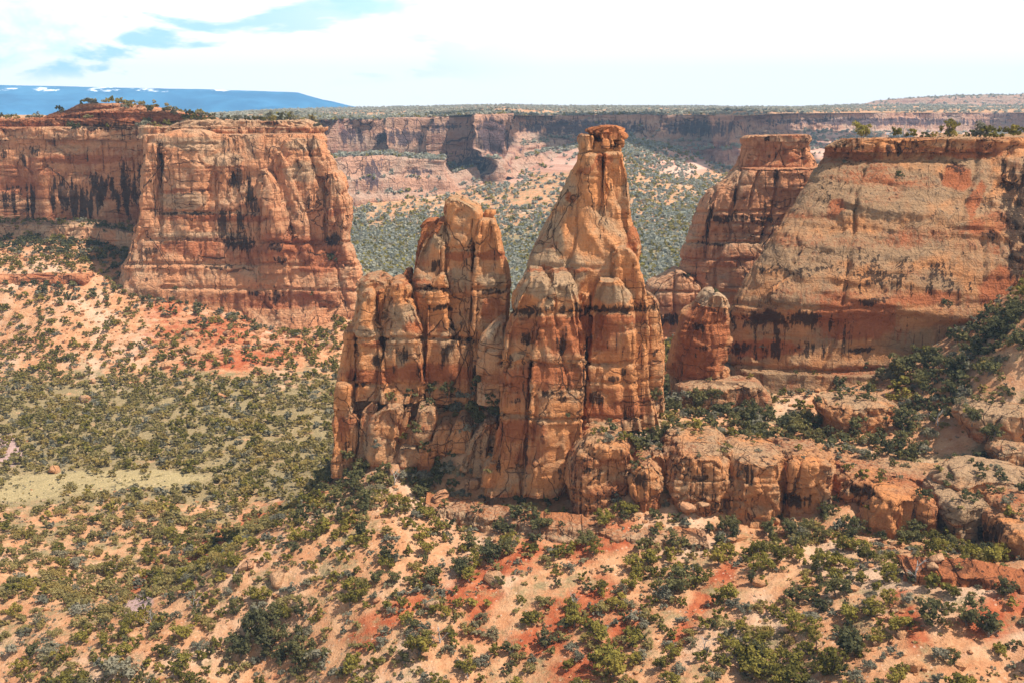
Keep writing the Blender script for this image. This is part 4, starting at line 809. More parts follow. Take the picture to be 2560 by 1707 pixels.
# ---------------------------------------------------------------- the far canyon wall, the plateau and the distant mountain
FS = dict(k=5.0, bed=0.6, rib=1.3, crack=1.0, lump=0.7, smooth=30)
fw = thing("canyon_wall", "long far canyon wall of pink and purple cliffs under a wooded rim", "canyon wall", at(1200, 480, 1300))
FW1 = [(500,1130,303,525),(700,1150,303,525),(800,1160,302,515),(850,1250,302,513),(960,1270,301,503),(1020,1230,298,505),(1100,1300,294,495),(1160,1270,290,535),(1220,1230,288,525),(1262,1230,288,475),(1300,1370,291,425),(1400,1480,291,387),(1560,1490,289,397),(1700,1480,290,425),(1800,1420,290,427),(1860,1440,292,425),(1960,1640,286,372),(2200,1800,284,375),(2480,1900,284,376),(2600,1800,284,376),(3000,1900,284,376)]
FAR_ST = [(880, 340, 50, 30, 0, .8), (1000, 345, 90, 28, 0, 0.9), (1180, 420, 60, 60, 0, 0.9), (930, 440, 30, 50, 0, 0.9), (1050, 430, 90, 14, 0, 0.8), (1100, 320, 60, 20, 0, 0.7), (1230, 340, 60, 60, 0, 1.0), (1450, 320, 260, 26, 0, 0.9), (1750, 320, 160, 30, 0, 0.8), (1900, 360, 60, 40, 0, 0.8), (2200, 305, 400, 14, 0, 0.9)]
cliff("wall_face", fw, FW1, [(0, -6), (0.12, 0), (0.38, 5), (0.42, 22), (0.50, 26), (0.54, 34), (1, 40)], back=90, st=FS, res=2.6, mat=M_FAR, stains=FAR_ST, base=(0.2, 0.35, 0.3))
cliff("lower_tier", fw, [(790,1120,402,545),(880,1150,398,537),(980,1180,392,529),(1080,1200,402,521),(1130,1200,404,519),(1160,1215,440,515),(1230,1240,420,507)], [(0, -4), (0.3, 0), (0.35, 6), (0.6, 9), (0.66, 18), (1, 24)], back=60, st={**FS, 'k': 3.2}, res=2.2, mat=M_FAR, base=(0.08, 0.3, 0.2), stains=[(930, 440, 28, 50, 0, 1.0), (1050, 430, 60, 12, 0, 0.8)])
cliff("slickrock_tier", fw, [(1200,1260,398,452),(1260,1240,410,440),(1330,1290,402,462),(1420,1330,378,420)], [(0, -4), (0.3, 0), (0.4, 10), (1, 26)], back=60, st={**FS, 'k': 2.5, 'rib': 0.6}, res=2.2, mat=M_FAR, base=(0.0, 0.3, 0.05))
# plateau
nR, nC = 90, 500
pxs = np.linspace(-900, 3500, nC)
fpx = [p[0] for p in FW1]
rimD = np.interp(pxs, fpx, [p[1] for p in FW1]) + 50; rimY = np.interp(pxs, fpx, [p[2] for p in FW1]) - 1.5
rim = at(pxs, rimY, rimD)
skyY = np.interp(pxs, [-900, 500, 560, 700, 1000, 1250, 1400, 1700, 2000, 2150, 2230, 2300, 2420, 2560, 3500], [290, 290, 284, 275, 268, 264, 265, 267, 268, 263, 258, 256, 255, 254, 256])
crest = at(pxs, skyY, np.full(nC, 4200.0))
tt = np.concatenate([np.linspace(0, 1, nR - 12), 1 + np.linspace(0, 1, 13)[1:]])
PG = np.zeros((nR, nC, 3))
for i, t in enumerate(tt):
    te = t ** 1.5 if t <= 1 else 1
    PG[i] = rim * (1 - te) + crest * te
    if t > 1: PG[i, :, :2] *= 1 + (t - 1) * 0.65; PG[i, :, 2] -= 150 * (t - 1) ** 1.2 + 0
    if 0 < t <= 1: PG[i, :, 2] += 9 * fbm(PG[i] / 170.0, 3, 151) * min(1, t * 6) * (1 - 0.7 * te) 
pl_paint = np.zeros((nR * nC, 3)); pl_paint[:, 1] = 0.45; pl_paint[:, 0] = 0.1
tag(link("plateau", mesh("plateau", PG.reshape(-1, 3), grid_faces(nR, nC), M_GROUND, True, {"paint": pl_paint, "paint2": np.zeros((nR * nC, 3))})), kind="structure")
hl = loft("rocky_hill", None, [(240,2420,3500),(243,2330,3560),(247,2245,3600),(250,2225,3620),(258,2190,3660),(275,2120,3700)], 3250, df=330, db=400, n=2.4, mat=M_FAR, st={**FS, 'k': 7}, dome=0.02, res=6, base=(0.12, 0.3, 0.25))
tag(hl, "low banded pink hill with trees on top at the far right skyline", "hill")
nC = 420
pxs = np.linspace(-2200, 980, nC)
cy_ = np.interp(pxs, [-2200, -400, 0, 180, 260, 400, 520, 580, 700, 745, 770, 800, 830, 870, 980], [205, 208, 213, 217, 219, 222, 224, 226, 230, 232, 240, 248, 254, 264, 285])
MD = 6500.0
rows_ = []
for i, t in enumerate(np.linspace(0, 1, 60)):
    D_ = MD - 1500 * (1 - t)
    zt = at(pxs, cy_, np.full(nC, MD))[:, 2]
    zz = -160 + (zt + 160) * (t ** 1.15)
    x = at(pxs, cy_, np.full(nC, MD))[:, 0] * (D_ / MD)
    P = np.stack([x, np.full(nC, D_), zz], -1)
    P[:, 2] += (70 * fbm(P / 380.0, 4, 161)) * math.sin(math.pi * min(1, t)) ** 0.8 + 3 * fbm(P / 90, 3, 163) * min(t, 0.5)
    rows_.append(P)
for t in (0.2, 0.6, 1.0):
    P = rows_[59].copy(); P[:, 1] += 600 * t; P[:, 2] -= 30 * t; rows_.append(P)
MV = np.array(rows_)
def mountain_mat():
    m, n = newmat("haze_blue_forest")
    P = n.new('ShaderNodeNewGeometry').outputs['Position']
    z = n.new('ShaderNodeSeparateXYZ'); n.l.new(P, z.inputs[0])
    nz = n.noise(n.vmul(P, (0.009, 0.009, 0.04)), 1.0, 6.0, 0.68)
    band = n.math('MULTIPLY', n.step(z.outputs[2], 60, 82), n.step(z.outputs[2], 116, 94))
    snow = n.step(n.math('ADD', nz, n.math('MULTIPLY', band, 0.14)), 0.68, 0.72)
    snow = n.math('MULTIPLY', snow, n.step(band, 0.2, 0.6))
    col = n.mix(n.step(n.noise(P, 0.004, 5.0, 0.6), 0.35, 0.65), (0.018, 0.115, 0.250), (0.040, 0.180, 0.340))  # forest colour with the blue of distant haze painted in
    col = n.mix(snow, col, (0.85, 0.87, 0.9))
    principled(n, col, 1.0, None, 0.0)
    return m
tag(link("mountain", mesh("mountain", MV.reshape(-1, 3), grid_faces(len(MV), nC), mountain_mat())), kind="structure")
print("rocks", round(time.time() - T0, 1), sum(len(o.data.vertices) for o in COL.objects if o.type == 'MESH'))

# ---------------------------------------------------------------- unseen clouds added overhead to shade the left alcove and the far wall
def shade_cloud(px, py, D, rx, ry, h=720.0, seed=0):
    g = at(px, py, D); c = np.array(g) + np.array(SUN) / SUN.z * h
    r = np.random.default_rng(seed); V, Q, o = [], [], 0
    th = np.linspace(0, math.pi, 13); ph = np.linspace(0, 2 * math.pi, 24, endpoint=False)
    d = np.stack([np.sin(th)[:, None] * np.cos(ph), np.sin(th)[:, None] * np.sin(ph), np.repeat(np.cos(th)[:, None], 24, 1)], -1).reshape(-1, 3)
    for i in range(26):
        a, q = r.uniform(0, 6.28), math.sqrt(r.uniform(0, 1))
        s = r.uniform(0.22, 0.42) * min(rx, ry) * (1.15 - 0.5 * q)
        v = d * (1 + 0.25 * fbm(d * 2.2 + i, 3, seed + i)[:, None]) * np.array([s * 1.25, s * 1.25, s * 0.7])
        V.append(v + np.array([c[0] + rx * q * math.cos(a), c[1] + ry * q * math.sin(a), c[2] + r.uniform(-0.1, 0.25) * s])); Q.append(grid_faces(13, 24, True) + o); o += len(v)
    return tag(link("shade_cloud", mesh("shade_cloud", np.concatenate(V), np.concatenate(Q), M_CLOUD, True)), kind="structure")
M_CLOUD = flat_mat("cloud_white", (0.84, 0.85, 0.87), (0.9, 0.9, 0.9), 0.01, 1.0)
shade_cloud(1500, 330, 1480, 300, 130, 800, 7)
shade_cloud(1960, 320, 1650, 240, 110, 800, 11)
shade_cloud(40, 480, 540, 120, 34, 720, 13)

# ---------------------------------------------------------------- plants, stones
bpy.context.view_layer.update()
DG = bpy.context.evaluated_depsgraph_get()
def cast(o, d): return S.ray_cast(DG, Vector(o), Vector(d))
def drop(x, y, ztop=60.0):
    ok, loc, nor, fi, ob, mt = cast((x, y, ztop), (0, 0, -1))
    return (loc, nor, ob) if ok else None
def pick(px, py):
    d = Vector(at(px, py, 1.0)).normalized()
    ok, loc, nor, fi, ob, mt = cast(d * 2.0, d)
    return (loc, nor, ob) if ok else None
def unit(n, r):
    v = r.normal(size=(n, 3)); return v / np.linalg.norm(v, axis=1, keepdims=True)
def crown(seed, nclump, per, leaf, shape=(0.5, 0.5, 0.42), base=0.5, clump_r=0.16, up=0.25):
    """leaf clumps of a plant one metre tall: (verts, quads)"""
    r = np.random.default_rng(seed)
    c = unit(nclump, r) * (r.uniform(0.25, 1.0, (nclump, 1)) ** 0.55)
    c[:, 2] = np.abs(c[:, 2]) * 1.15 - 0.35 if base < 0.45 else c[:, 2]
    c = c * np.array(shape) * (1 + 0.35 * r.normal(size=(nclump, 1)).clip(-1, 1)); c[:, 2] += base
    rad_ = clump_r * r.uniform(0.6, 1.35, nclump)
    k = np.repeat(np.arange(nclump), per); n = len(k)
    dirs = unit(n, r); dirs[:, 2] = dirs[:, 2] * 0.8 + 0.12
    p = c[k] + dirs * rad_[k][:, None] * r.uniform(0.35, 1.0, (n, 1))
    p[:, 2] = np.maximum(p[:, 2], 0.03)
    nrm = dirs + 0.75 * unit(n, r); nrm[:, 2] += up; nrm /= np.linalg.norm(nrm, axis=1, keepdims=True)
    t = np.cross(nrm, unit(n, r)); t /= np.linalg.norm(t, axis=1, keepdims=True) + 1e-9
    b = np.cross(nrm, t)
    s = leaf * r.uniform(0.6, 1.3, (n, 1))
    V = np.stack([p - t * s - b * s * 0.5, p + t * s * 0.8 - b * s * 0.7, p + t * s + b * s * 0.6, p - t * s * 0.6 + b * s], 1).reshape(-1, 3)
    return V, np.arange(4 * n).reshape(-1, 4)
def tube(path, r0, r1, nseg=6):
    path = np.asarray(path, float); m = len(path); V = []
    for i in range(m):
        d = path[min(i + 1, m - 1)] - path[max(i - 1, 0)]; d = d / (np.linalg.norm(d) + 1e-9)
        a = np.cross(d, [0.3, 0.9, 0.2]); a /= np.linalg.norm(a); b = np.cross(d, a)
        rr = r0 + (r1 - r0) * i / (m - 1); th = np.arange(nseg) * 2 * math.pi / nseg
        V.append(path[i] + rr * (np.cos(th)[:, None] * a + np.sin(th)[:, None] * b))
    return np.concatenate(V), grid_faces(m, nseg, True)
def joinm(parts):
    V, Q, o = [], [], 0
    for v, q in parts: V.append(v); Q.append(q + o); o += len(v)
    return np.concatenate(V), np.concatenate(Q)
def trunk(seed, top=0.6, limbs=4, r0=0.05, twig=False):
    r = np.random.default_rng(seed)
    p = [np.array([0, 0, -0.12])]
    for i in range(4): p.append(p[-1] + np.array([r.normal() * 0.05, r.normal() * 0.05, (top + 0.12) / 4]))
    parts = [tube(p, r0, r0 * 0.35)]
    for i in range(limbs):
        s = p[1 + i % 3]; a = r.uniform(0, 6.28); L = r.uniform(0.25, 0.45)
        q = [s, s + np.array([math.cos(a) * L * 0.5, math.sin(a) * L * 0.5, L * 0.35]), s + np.array([math.cos(a) * L, math.sin(a) * L, L * 0.9])]
        parts.append(tube(q, r0 * 0.45, r0 * 0.15, 5))
        if twig:
            for j in range(3):
                b = a + r.uniform(-1, 1); M = L * 0.6; w = q[1] + (q[2] - q[1]) * r.uniform(0, 1)
                parts.append(tube([w, w + np.array([math.cos(b) * M, math.sin(b) * M, M * r.uniform(-0.1, 0.8)])], r0 * 0.2, r0 * 0.05, 4))
    return joinm(parts)
# --- prototypes (one metre tall, scaled when placed)
P_JUN = [crown(100 + i, 26, 40, 0.043, (0.46 + 0.05 * (i % 3), 0.44, 0.36 + 0.05 * (i % 2)), 0.52, 0.17) for i in range(6)]
P_TALL = [crown(140 + i, 20, 34, 0.040, (0.24, 0.24, 0.42), 0.54, 0.11) for i in range(3)]
P_SHR = [crown(180 + i, 16, 40, 0.055, (0.62, 0.62, 0.50), 0.34, 0.22) for i in range(5)]
L_JUN = [crown(200 + i, 11, 11, 0.105, (0.50, 0.48, 0.38), 0.50, 0.18) for i in range(5)]
L_SHR = [crown(240 + i, 9, 11, 0.125, (0.62, 0.62, 0.48), 0.34, 0.22) for i in range(5)]
L_FAR = [crown(270 + i, 5, 4, 0.26, (0.50, 0.50, 0.40), 0.45, 0.20) for i in range(5)]
P_TRK = [trunk(300 + i) for i in range(4)]
P_DEADT = [trunk(330 + i, 0.85, 7, 0.045, True) for i in range(3)]
me_j = {m.name: [mesh("juniper_crown", v, q, m, False) for v, q in P_JUN] for m in (M_JUN, M_DARK)}
me_t = [mesh("juniper_crown", v, q, M_DARK, False) for v, q in P_TALL]
me_s = {m.name: [mesh("shrub", v, q, m, False) for v, q in P_SHR] for m in (M_SAGE, M_OLIVE)}
me_k = [mesh("juniper_trunk", v, q, M_BARK, True) for v, q in P_TRK]
me_d = [mesh("dead_tree", v, q, M_DEAD, True) for v, q in P_DEADT]

PLANTS = []      # (loc, kind, height, width factor)   kinds: jun dark tall sage olive far
def vgrid(n, Dmin, Dmax, umax):
    """random ground positions, evenly spread per square metre"""
    D = np.sqrt(RNG.uniform(Dmin ** 2, Dmax ** 2, n)); u = RNG.uniform(-umax, umax, n)
    return u * D, D
def thin(x, y, r):
    """drop candidates closer than r (per plant) to an accepted one"""
    cell = 3.0; G = {}; keep = np.zeros(len(x), bool)
    for i in range(len(x)):
        cx, cy = int(x[i] // cell), int(y[i] // cell); ok = True
        for a in (-1, 0, 1):
            for b in (-1, 0, 1):
                for j in G.get((cx + a, cy + b), ()):
                    if (x[i] - x[j]) ** 2 + (y[i] - y[j]) ** 2 < (0.5 * (r[i] + r[j])) ** 2: ok = False; break
                if not ok: break
            if not ok: break
        if ok: keep[i] = True; G.setdefault((cx, cy), []).append(i)
    return keep
DARKSEG = [(1690,960,1760,1030,40),(1760,1030,1900,1085,45),(1900,1085,2110,1095,45),(2110,1095,2360,1060,60),(2360,1060,2500,960,60),(2430,960,2560,830,70),(2230,930,2420,930,40),
           (930,985,1130,960,30),(1100,1010,1240,1060,30),(880,1180,1060,1210,40),(1060,1210,1180,1190,35),(1120,1290,1700,1360,22),(1620,980,1700,1000,30),(1580,1050,1640,1080,24),
           (1820,1330,2060,1350,22),(2330,1290,2540,1330,40),(2200,1340,2300,1330,24),(820,1210,900,1260,40),(1980,1110,2080,1090,30), (1440,1125,1700,1098,24), (2440,900,2560,1000,50), (2330,1000,2540,1010,40), (2360,880,2480,820,40), (1960,1135,2340,1190,30), (2340,1205,2560,1255,30), (2200,1130,2420,1150,34), (1560,1240,1660,1290,20), (2060,1270,2140,1330,24), (620,1560,760,1640,60), (2300,1660,2420,1600,50)]
def dens_near(x, y, z):
    px, py = proj(np.stack([x, y, z], -1))
    rdg = np.interp(px, [0, 300, 560, 700, 800, 900], [1640, 1550, 1400, 1300, 1220, 1000])
    val = (px < 900) & (py < rdg) & (y > 195)
    P = np.stack([x, y, 0 * x], -1)
    n1 = fbm(P / 16.0, 3, 201); n2 = fbm(P / 7.0, 2, 203)
    dark = np.zeros(len(x))
    for s_ in DARKSEG: dark = np.maximum(dark, seg(px, py, *s_) * (y < 300))
    slope = 0.185 * (0.5 + 1.1 * sstep(-0.25, 0.3, n1)) * (0.75 + 0.5 * sstep(-0.2, 0.2, n2))
    bare = np.maximum(blob(px, py, 1480, 1440, 90, 50, -30), blob(px, py, 1700, 1560, 70, 50)) * 0.7
    bare = np.maximum(bare, 0.8 * blob(px, py, 930, 1330, 60, 90)); bare = np.maximum(bare, 0.7 * blob(px, py, 2160, 1420, 60, 60))
    bare = np.maximum(bare, 0.85 * np.maximum(seg(px, py, 300, 1500, 470, 1400, 32), seg(px, py, 470, 1395, 570, 1335, 32)))
    dn = slope * (1 - bare)
    # valley floor and talus
    vd = 0.15 * (0.35 + 0.8 * sstep(-0.3, 0.25, n1 + 0.5 * n2))
    vd = np.where(py < 935, 0.062 * (0.5 + sstep(-0.2, 0.3, n1)) * np.where(px < 330, 1.6, 1.0), vd)
    vd = np.where((py > 935) & (py < 1175), 0.19 * (0.6 + 0.5 * sstep(-0.3, 0.2, n1)), vd)
    mead = np.maximum(blob(px, py, 230, 1203, 340, 36, -2), blob(px, py, 0, 1222, 260, 40))
    vd = vd * (1 - 0.90 * sstep(0.25, 0.5, mead))
    dn = np.where(val, vd, dn)
    up = (px < 420) & (y > 455) & (y < 560)
    dn = np.where(up, 0.17 * (0.5 + sstep(-0.2, 0.2, n1)), dn)
    for s_ in ((330,735,640,800,22),(640,800,760,780,16),(250,570,320,700,40),(0,608,330,640,26),(0,545,330,560,24),(20,700,260,745,22),(420,830,620,850,50)): dark = np.maximum(dark, 0.75 * seg(px, py, *s_) * (y > 440))
    dn = np.maximum(dn, 0.085 * dark)
    return dn, dark, val | up, px, py
nA = 60000
x, y = vgrid(nA, 108, 560, 0.60)
areaA = 0.60 * (560 ** 2 - 108 ** 2)
z = ground_z(x, y)
dn, dark, val, px, py = dens_near(x, y, z)
keep = RNG.uniform(0, 1, nA) < dn * areaA / nA
keep &= (px > -320) & (px < 2900) & (py < 2100)
x, y, z, dark, val, px, py = (a[keep] for a in (x, y, z, dark, val, px, py))
kind = []
hgt = np.empty(len(x))
for i in range(len(x)):
    q = RNG.uniform()
    if dark[i] > 0.35 and q < 0.8:
        kind.append('dark' if q < 0.58 else ('tall' if q < 0.68 else 'sage')); hgt[i] = RNG.uniform(1.8, 3.6)
    elif val[i]:
        tal = py[i] < 935
        kind.append(('jun' if q < (0.55 if tal else 0.12) else ('olive' if q < 0.86 else 'sage'))); hgt[i] = RNG.uniform(1.5, 3.0) * (0.9 if tal else 1.0) + (0.6 if kind[-1] == 'jun' else 0)
    else:
        kind.append('jun' if q < 0.36 else ('dark' if q < 0.43 else ('tall' if q < 0.46 else ('sage' if q < 0.74 else 'olive'))))
        hgt[i] = RNG.uniform(1.4, 3.3) if kind[-1] in ('jun', 'dark', 'tall') else RNG.uniform(0.8, 2.2)
kind = np.array(kind)
rr = np.where(np.isin(kind, ('sage', 'olive')), 0.95, 0.8) * hgt * np.where(dark > 0.35, 0.55, 0.78)
kp = thin(x, y, rr)
for i in np.nonzero(kp)[0]:
    h = drop(x[i], y[i])
    if h is None: continue
    loc, nor, ob = h
    if ob.name != "ground":
        if nor.z < 0.80 or loc.z - z[i] > 14 or RNG.uniform() > (0.6 if ob.name.startswith(('rock_ledge', 'boulder')) else 0.22): continue
        hgt[i] *= 0.7
    PLANTS.append((loc, str(kind[i]), float(hgt[i])))
# plants at places picked from the photo: on ledges, along feet of cliffs
for (px_, py_, hp, kd) in ((1412,1048,40,'tall'),(1330,1245,44,'tall'),(1300,1262,40,'dark'),(1372,1262,52,'dark'),(1352,1330,60,'dark'),(1290,1290,46,'dark'),(1190,1030,40,'tall'),(1140,1030,50,'sage'),(1640,1010,60,'dark'),
        (1620,1075,40,'jun'),(1600,1110,40,'sage'),(1560,1098,36,'jun'),(1520,1105,40,'sage'),(1510,1085,30,'jun'),(1740,1020,70,'dark'),(1700,1010,60,'sage'),(1780,1005,54,'dark'),(1880,1060,80,'dark'),(1925,1050,60,'tall'),(2100,975,46,'dark'),(2170,985,44,'dark'),(2165,925,30,'dark'),
        (2255,945,90,'dark'),(2335,920,80,'tall'),(2300,960,60,'dark'),(2400,930,60,'dark'),(2440,880,60,'dark'),(2490,850,70,'dark'),(2530,810,60,'dark'),(2550,870,70,'dark'),(2470,940,60,'dark'),(2050,1060,50,'dark'),(2140,1080,70,'dark'),(2260,1070,70,'dark'),(2430,1060,66,'dark'),(2480,1100,60,'dark'),
        (390,1455,60,'jun'),(745,1310,50,'dark'),(905,1340,56,'dark'),(640,1600,110,'dark'),(600,1640,80,'dark'),(680,1620,90,'dark'),(1230,1400,70,'dark'),(1270,1385,60,'dark'),(1160,1430,60,'dark'),(1170,1375,60,'dark'),(2090,1490,80,'dark'),(2040,1420,60,'jun'),(2150,1380,56,'jun'),(2420,1560,100,'dark'),(2470,1590,90,'dark'),(2330,1560,90,'dark'),(1530,1690,100,'jun'),(1900,1690,90,'jun'),(1980,1660,70,'jun'),(1870,1640,80,'jun'),
        (2130,1640,110,'dark'),(2080,1680,90,'jun'),(1050,1640,90,'jun'),(880,1690,80,'jun'),(1330,1560,60,'jun'),(1690,1480,90,'dark'),(1660,1500,60,'sage'),(300,1690,90,'sage'),(120,1640,70,'sage'),(1790,735,20,'dark'),(1720,695,14,'dark'),(832,655,30,'dark'),(780,740,16,'dark'),(2248,445,26,'tall'),(2110,410,14,'sage'),(2300,385,16,'sage'),(2400,1015,40,'sage'),(900,1192,44,'dark'),(960,1186,46,'dark'),(1010,1100,30,'jun'),(1060,1128,36,'dark'),(1100,1192,50,'dark'),(1132,1142,44,'dark'),(1170,1082,40,'sage'),(1200,1062,50,'dark'),(1120,1026,44,'dark'),(1085,1168,40,'jun'),(1160,1190,44,'sage'),(1010,1200,44,'sage'),(1040,1080,40,'dark'),(980,1004,40,'dark'),(1030,1000,46,'dark'),(1075,985,50,'dark'),(1120,990,50,'dark'),(1160,1000,50,'sage'),(1180,975,36,'dark'),(1195,960,30,'tall'),(1230,1010,40,'dark'),(1240,1045,50,'dark'),(940,1120,30,'sage'),(870,1150,40,'dark'),(1890,1075,40,'sage'),(1905,870,12,'sage'),(1990,935,14,'dark')):
    h = pick(px_, py_)
    if h is None: continue
    loc, nor, ob = h
    PLANTS.append((loc, kd, hp * loc.y / F * 0.80))
# trees standing on the mesa rims
def on_top(px_, D_, hp, kd):
    p = at(px_, 300, D_); h = drop(p[0], p[1])
    if h is not None and h[1].z > 0.4: PLANTS.append((h[0], kd, hp * D_ / F))
    return h
for px_, D_, hp, kd in ((2157,292,46,'jun'),(2245,294,30,'jun'),(2283,296,27,'jun'),(2318,300,22,'dark'),(2335,305,18,'jun'),(2382,293,42,'jun'),(2418,292,14,'jun'),(2455,300,48,'sage'),(2478,296,34,'jun'),(2505,298,30,'jun'),(2540,294,36,'jun'),(2580,295,40,'jun'),(2352,300,14,'sage'),(2436,302,24,'dark')):
    on_top(px_, D_, hp, kd)
for i in range(420):
    px_, D_ = RNG.uniform(-150, 800), RNG.uniform(494, 620)
    if RNG.uniform() > (0.75 if 130 < px_ < 540 else 0.3): continue
    on_top(px_, D_, RNG.uniform(8, 22), RNG.choice(['jun', 'dark', 'sage', 'olive']))
print("near plants", len(PLANTS), round(time.time() - T0, 1))

# which of them the photo's viewpoint sees, and how large
vis = []
for i, (loc, kd, h) in enumerate(PLANTS):
    p = np.array(loc) + np.array([0, 0, 0.55 * h]); px_, py_ = proj(p)
    inside = -10 < px_ < 2570 and -10 < py_ < 1730
    seen = False
    if inside:
        v = Vector(p); L = v.length; d = v / L
        ok, hl_, *_ = cast(d * 2.0, d)
        seen = (not ok) or (hl_.length > L - 1.2)
    vis.append((seen, h / loc.y, float(px_), float(py_)))
TREEK = ('jun', 'dark', 'tall')
def biggest(kinds, n):
    c = [i for i, p in enumerate(PLANTS) if p[1] in kinds and vis[i][0]]
    c.sort(key=lambda i: -vis[i][1]); return set(c[:n])
single = biggest(TREEK, 296) | biggest(('sage', 'olive'), 296)

PLACES = [   # (x0, y0, x1, y1, words): where a plant stands, by what is around it
    (0, 0, 820, 345, "on the rocky summit of the left mesa"), (2000, 300, 2560, 372, "on the rim of the big right mesa"),
    (820, 900, 1090, 1075, "on the shelf above the slanting pale ribs"), (1090, 900, 1250, 1120, "between the fin tower and the spire"),
    (820, 1075, 1010, 1290, "at the foot of the slanting pale ribs"), (1010, 1075, 1215, 1260, "between pale ribs and spire"),
    (1215, 1130, 1440, 1330, "on the layered ledge below the spire's foot"), (1440, 1010, 1680, 1135, "on the bench above the hollowed block beside the spire"),
    (1440, 1135, 1800, 1345, "among the blocks right of the spire"), (1600, 900, 1760, 1060, "between the spire and the squat pinnacle"),
    (1680, 900, 1960, 1130, "in the thicket under the pinnacle"), (1960, 880, 2220, 1130, "below the mesa's lower apron"),
    (2220, 700, 2560, 1000, "on the shaded rise against the mesa's right end"), (2220, 1000, 2560, 1180, "between the pale slickrock ledges at the right edge"),
    (1800, 1130, 2100, 1400, "at the foot of the streaked and squarish blocks"), (2100, 1130, 2330, 1400, "around the orange ledge block"),
    (2330, 1180, 2560, 1420, "by the grey cliff block at the right edge"), (1080, 1260, 1330, 1420, "on red scree just under the layered ledge"),
    (1330, 1330, 1600, 1460, "below the right half of the layered ledge"), (560, 1260, 860, 1430, "along the ridge crest dropping to the valley"),
    (860, 1260, 1080, 1430, "on the sandy spur left of the red scree"), (240, 1400, 600, 1560, "beside bare red patches on the ridge"),
    (560, 1430, 820, 1570, "on the lower flank of the ridge"), (560, 1570, 820, 1720, "in the dark thicket near the bottom edge"), (820, 1430, 1080, 1570, "on the pale slope left of the red gully"),
    (820, 1570, 1080, 1720, "at the bottom edge left of centre"), (1080, 1420, 1330, 1570, "in the middle of the red scree slope"), (1080, 1570, 1330, 1720, "at the bottom edge below the red scree"),
    (1330, 1460, 1600, 1590, "along the bright red gully"), (1330, 1590, 1600, 1720, "at the bottom end of the red gully"), (1600, 1345, 1860, 1500, "on the slope under the domed block"),
    (1600, 1500, 1860, 1620, "on the tan spur right of the red gully"), (1600, 1620, 1860, 1720, "at the bottom edge right of centre"), (1860, 1400, 2120, 1560, "on the sandy slope below the streaked block"),
    (1860, 1560, 2120, 1720, "among scattered stones at the bottom right"), (2120, 1400, 2340, 1560, "around the bare sandy chute at lower right"), (2120, 1560, 2340, 1720, "on the stony lower right corner slope"),
    (2340, 1400, 2560, 1560, "under the low dark red ledge"), (2340, 1560, 2560, 1720, "in the bottom right corner"), (0, 1500, 280, 1720, "in the bottom left corner scrub"), (280, 1560, 560, 1720, "at the bottom edge on the ridge's left foot"),
    (0, 1230, 300, 1500, "in the scrub before the pale meadow"), (300, 1230, 720, 1420, "in the valley scrub along the ridge's foot"), (0, 930, 900, 1230, "in the grey green valley floor scrub"),
    (0, 500, 330, 700, "on the shaded bench under the left alcove"), (0, 690, 330, 940, "on the sandy talus below the left ledge"), (330, 690, 900, 940, "on the pink talus below the left mesa"), (1680, 600, 2100, 860, "on the cliff of the flat topped butte")]
def place(px_, py_, nm):
    for x0, y0, x1, y1, w in PLACES:
        if x0 <= px_ < x1 and y0 <= py_ < y1: return w
    return "high on the sandstone cliff"
COLW = {'jun': 'yellow green', 'dark': 'dark green', 'tall': 'dark', 'sage': 'grey', 'olive': 'olive'}
def tree_label(kd, h, wd, lean):
    if kd in TREEK:
        nm = "juniper"; size = "tall" if h > 3.7 else ("small" if h < 2.4 else "mid sized")
        form = "narrow upright " if kd == 'tall' else ("broad crowned " if wd > 1.12 else ("compact " if wd < 0.92 else ""))
    else:
        nm = "shrub"; size = "large" if h > 2.2 else ("little" if h < 1.3 else "medium")
        form = "spreading " if wd > 1.12 else ("tight " if wd < 0.92 else "rounded ")
    return f"{size} {form}{COLW[kd]} {nm}"
used = {}
def put_single(i):
    loc, kd, h = PLANTS[i]
    wd = float(RNG.uniform(0.82, 1.25)); rz = float(RNG.uniform(0, 6.28)); _, _, px_, py_ = vis[i]
    lab = tree_label(kd, h, wd, 0) + " " + place(px_, py_, kd)
    if len(lab.replace("'", " ").split()) > 15: lab = lab.replace("mid sized ", "")
    if kd in TREEK:
        t = thing("juniper_tree", lab, "juniper", loc, "junipers scattered over the slopes")
        t.rotation_euler = (0, 0, rz); t.scale = (h * wd, h * wd, h)
        cm = me_t if kd == 'tall' else me_j[(M_JUN if kd == 'jun' else M_DARK).name]
        for nm, md in (("trunk", me_k[i % 4]), ("crown", cm[i % len(cm)])):
            c = bpy.data.objects.new(nm, md); COL.objects.link(c); c.parent = t
        return t
    s = bpy.data.objects.new("shrub", me_s[(M_SAGE if kd == 'sage' else M_OLIVE).name][i % 5]); COL.objects.link(s)
    s.location = loc; s.rotation_euler = (0, 0, rz); s.scale = (h * wd, h * wd, h)
    return tag(s, lab, "shrub", "shrubs scattered over the slopes")
for i in sorted(single): put_single(i)
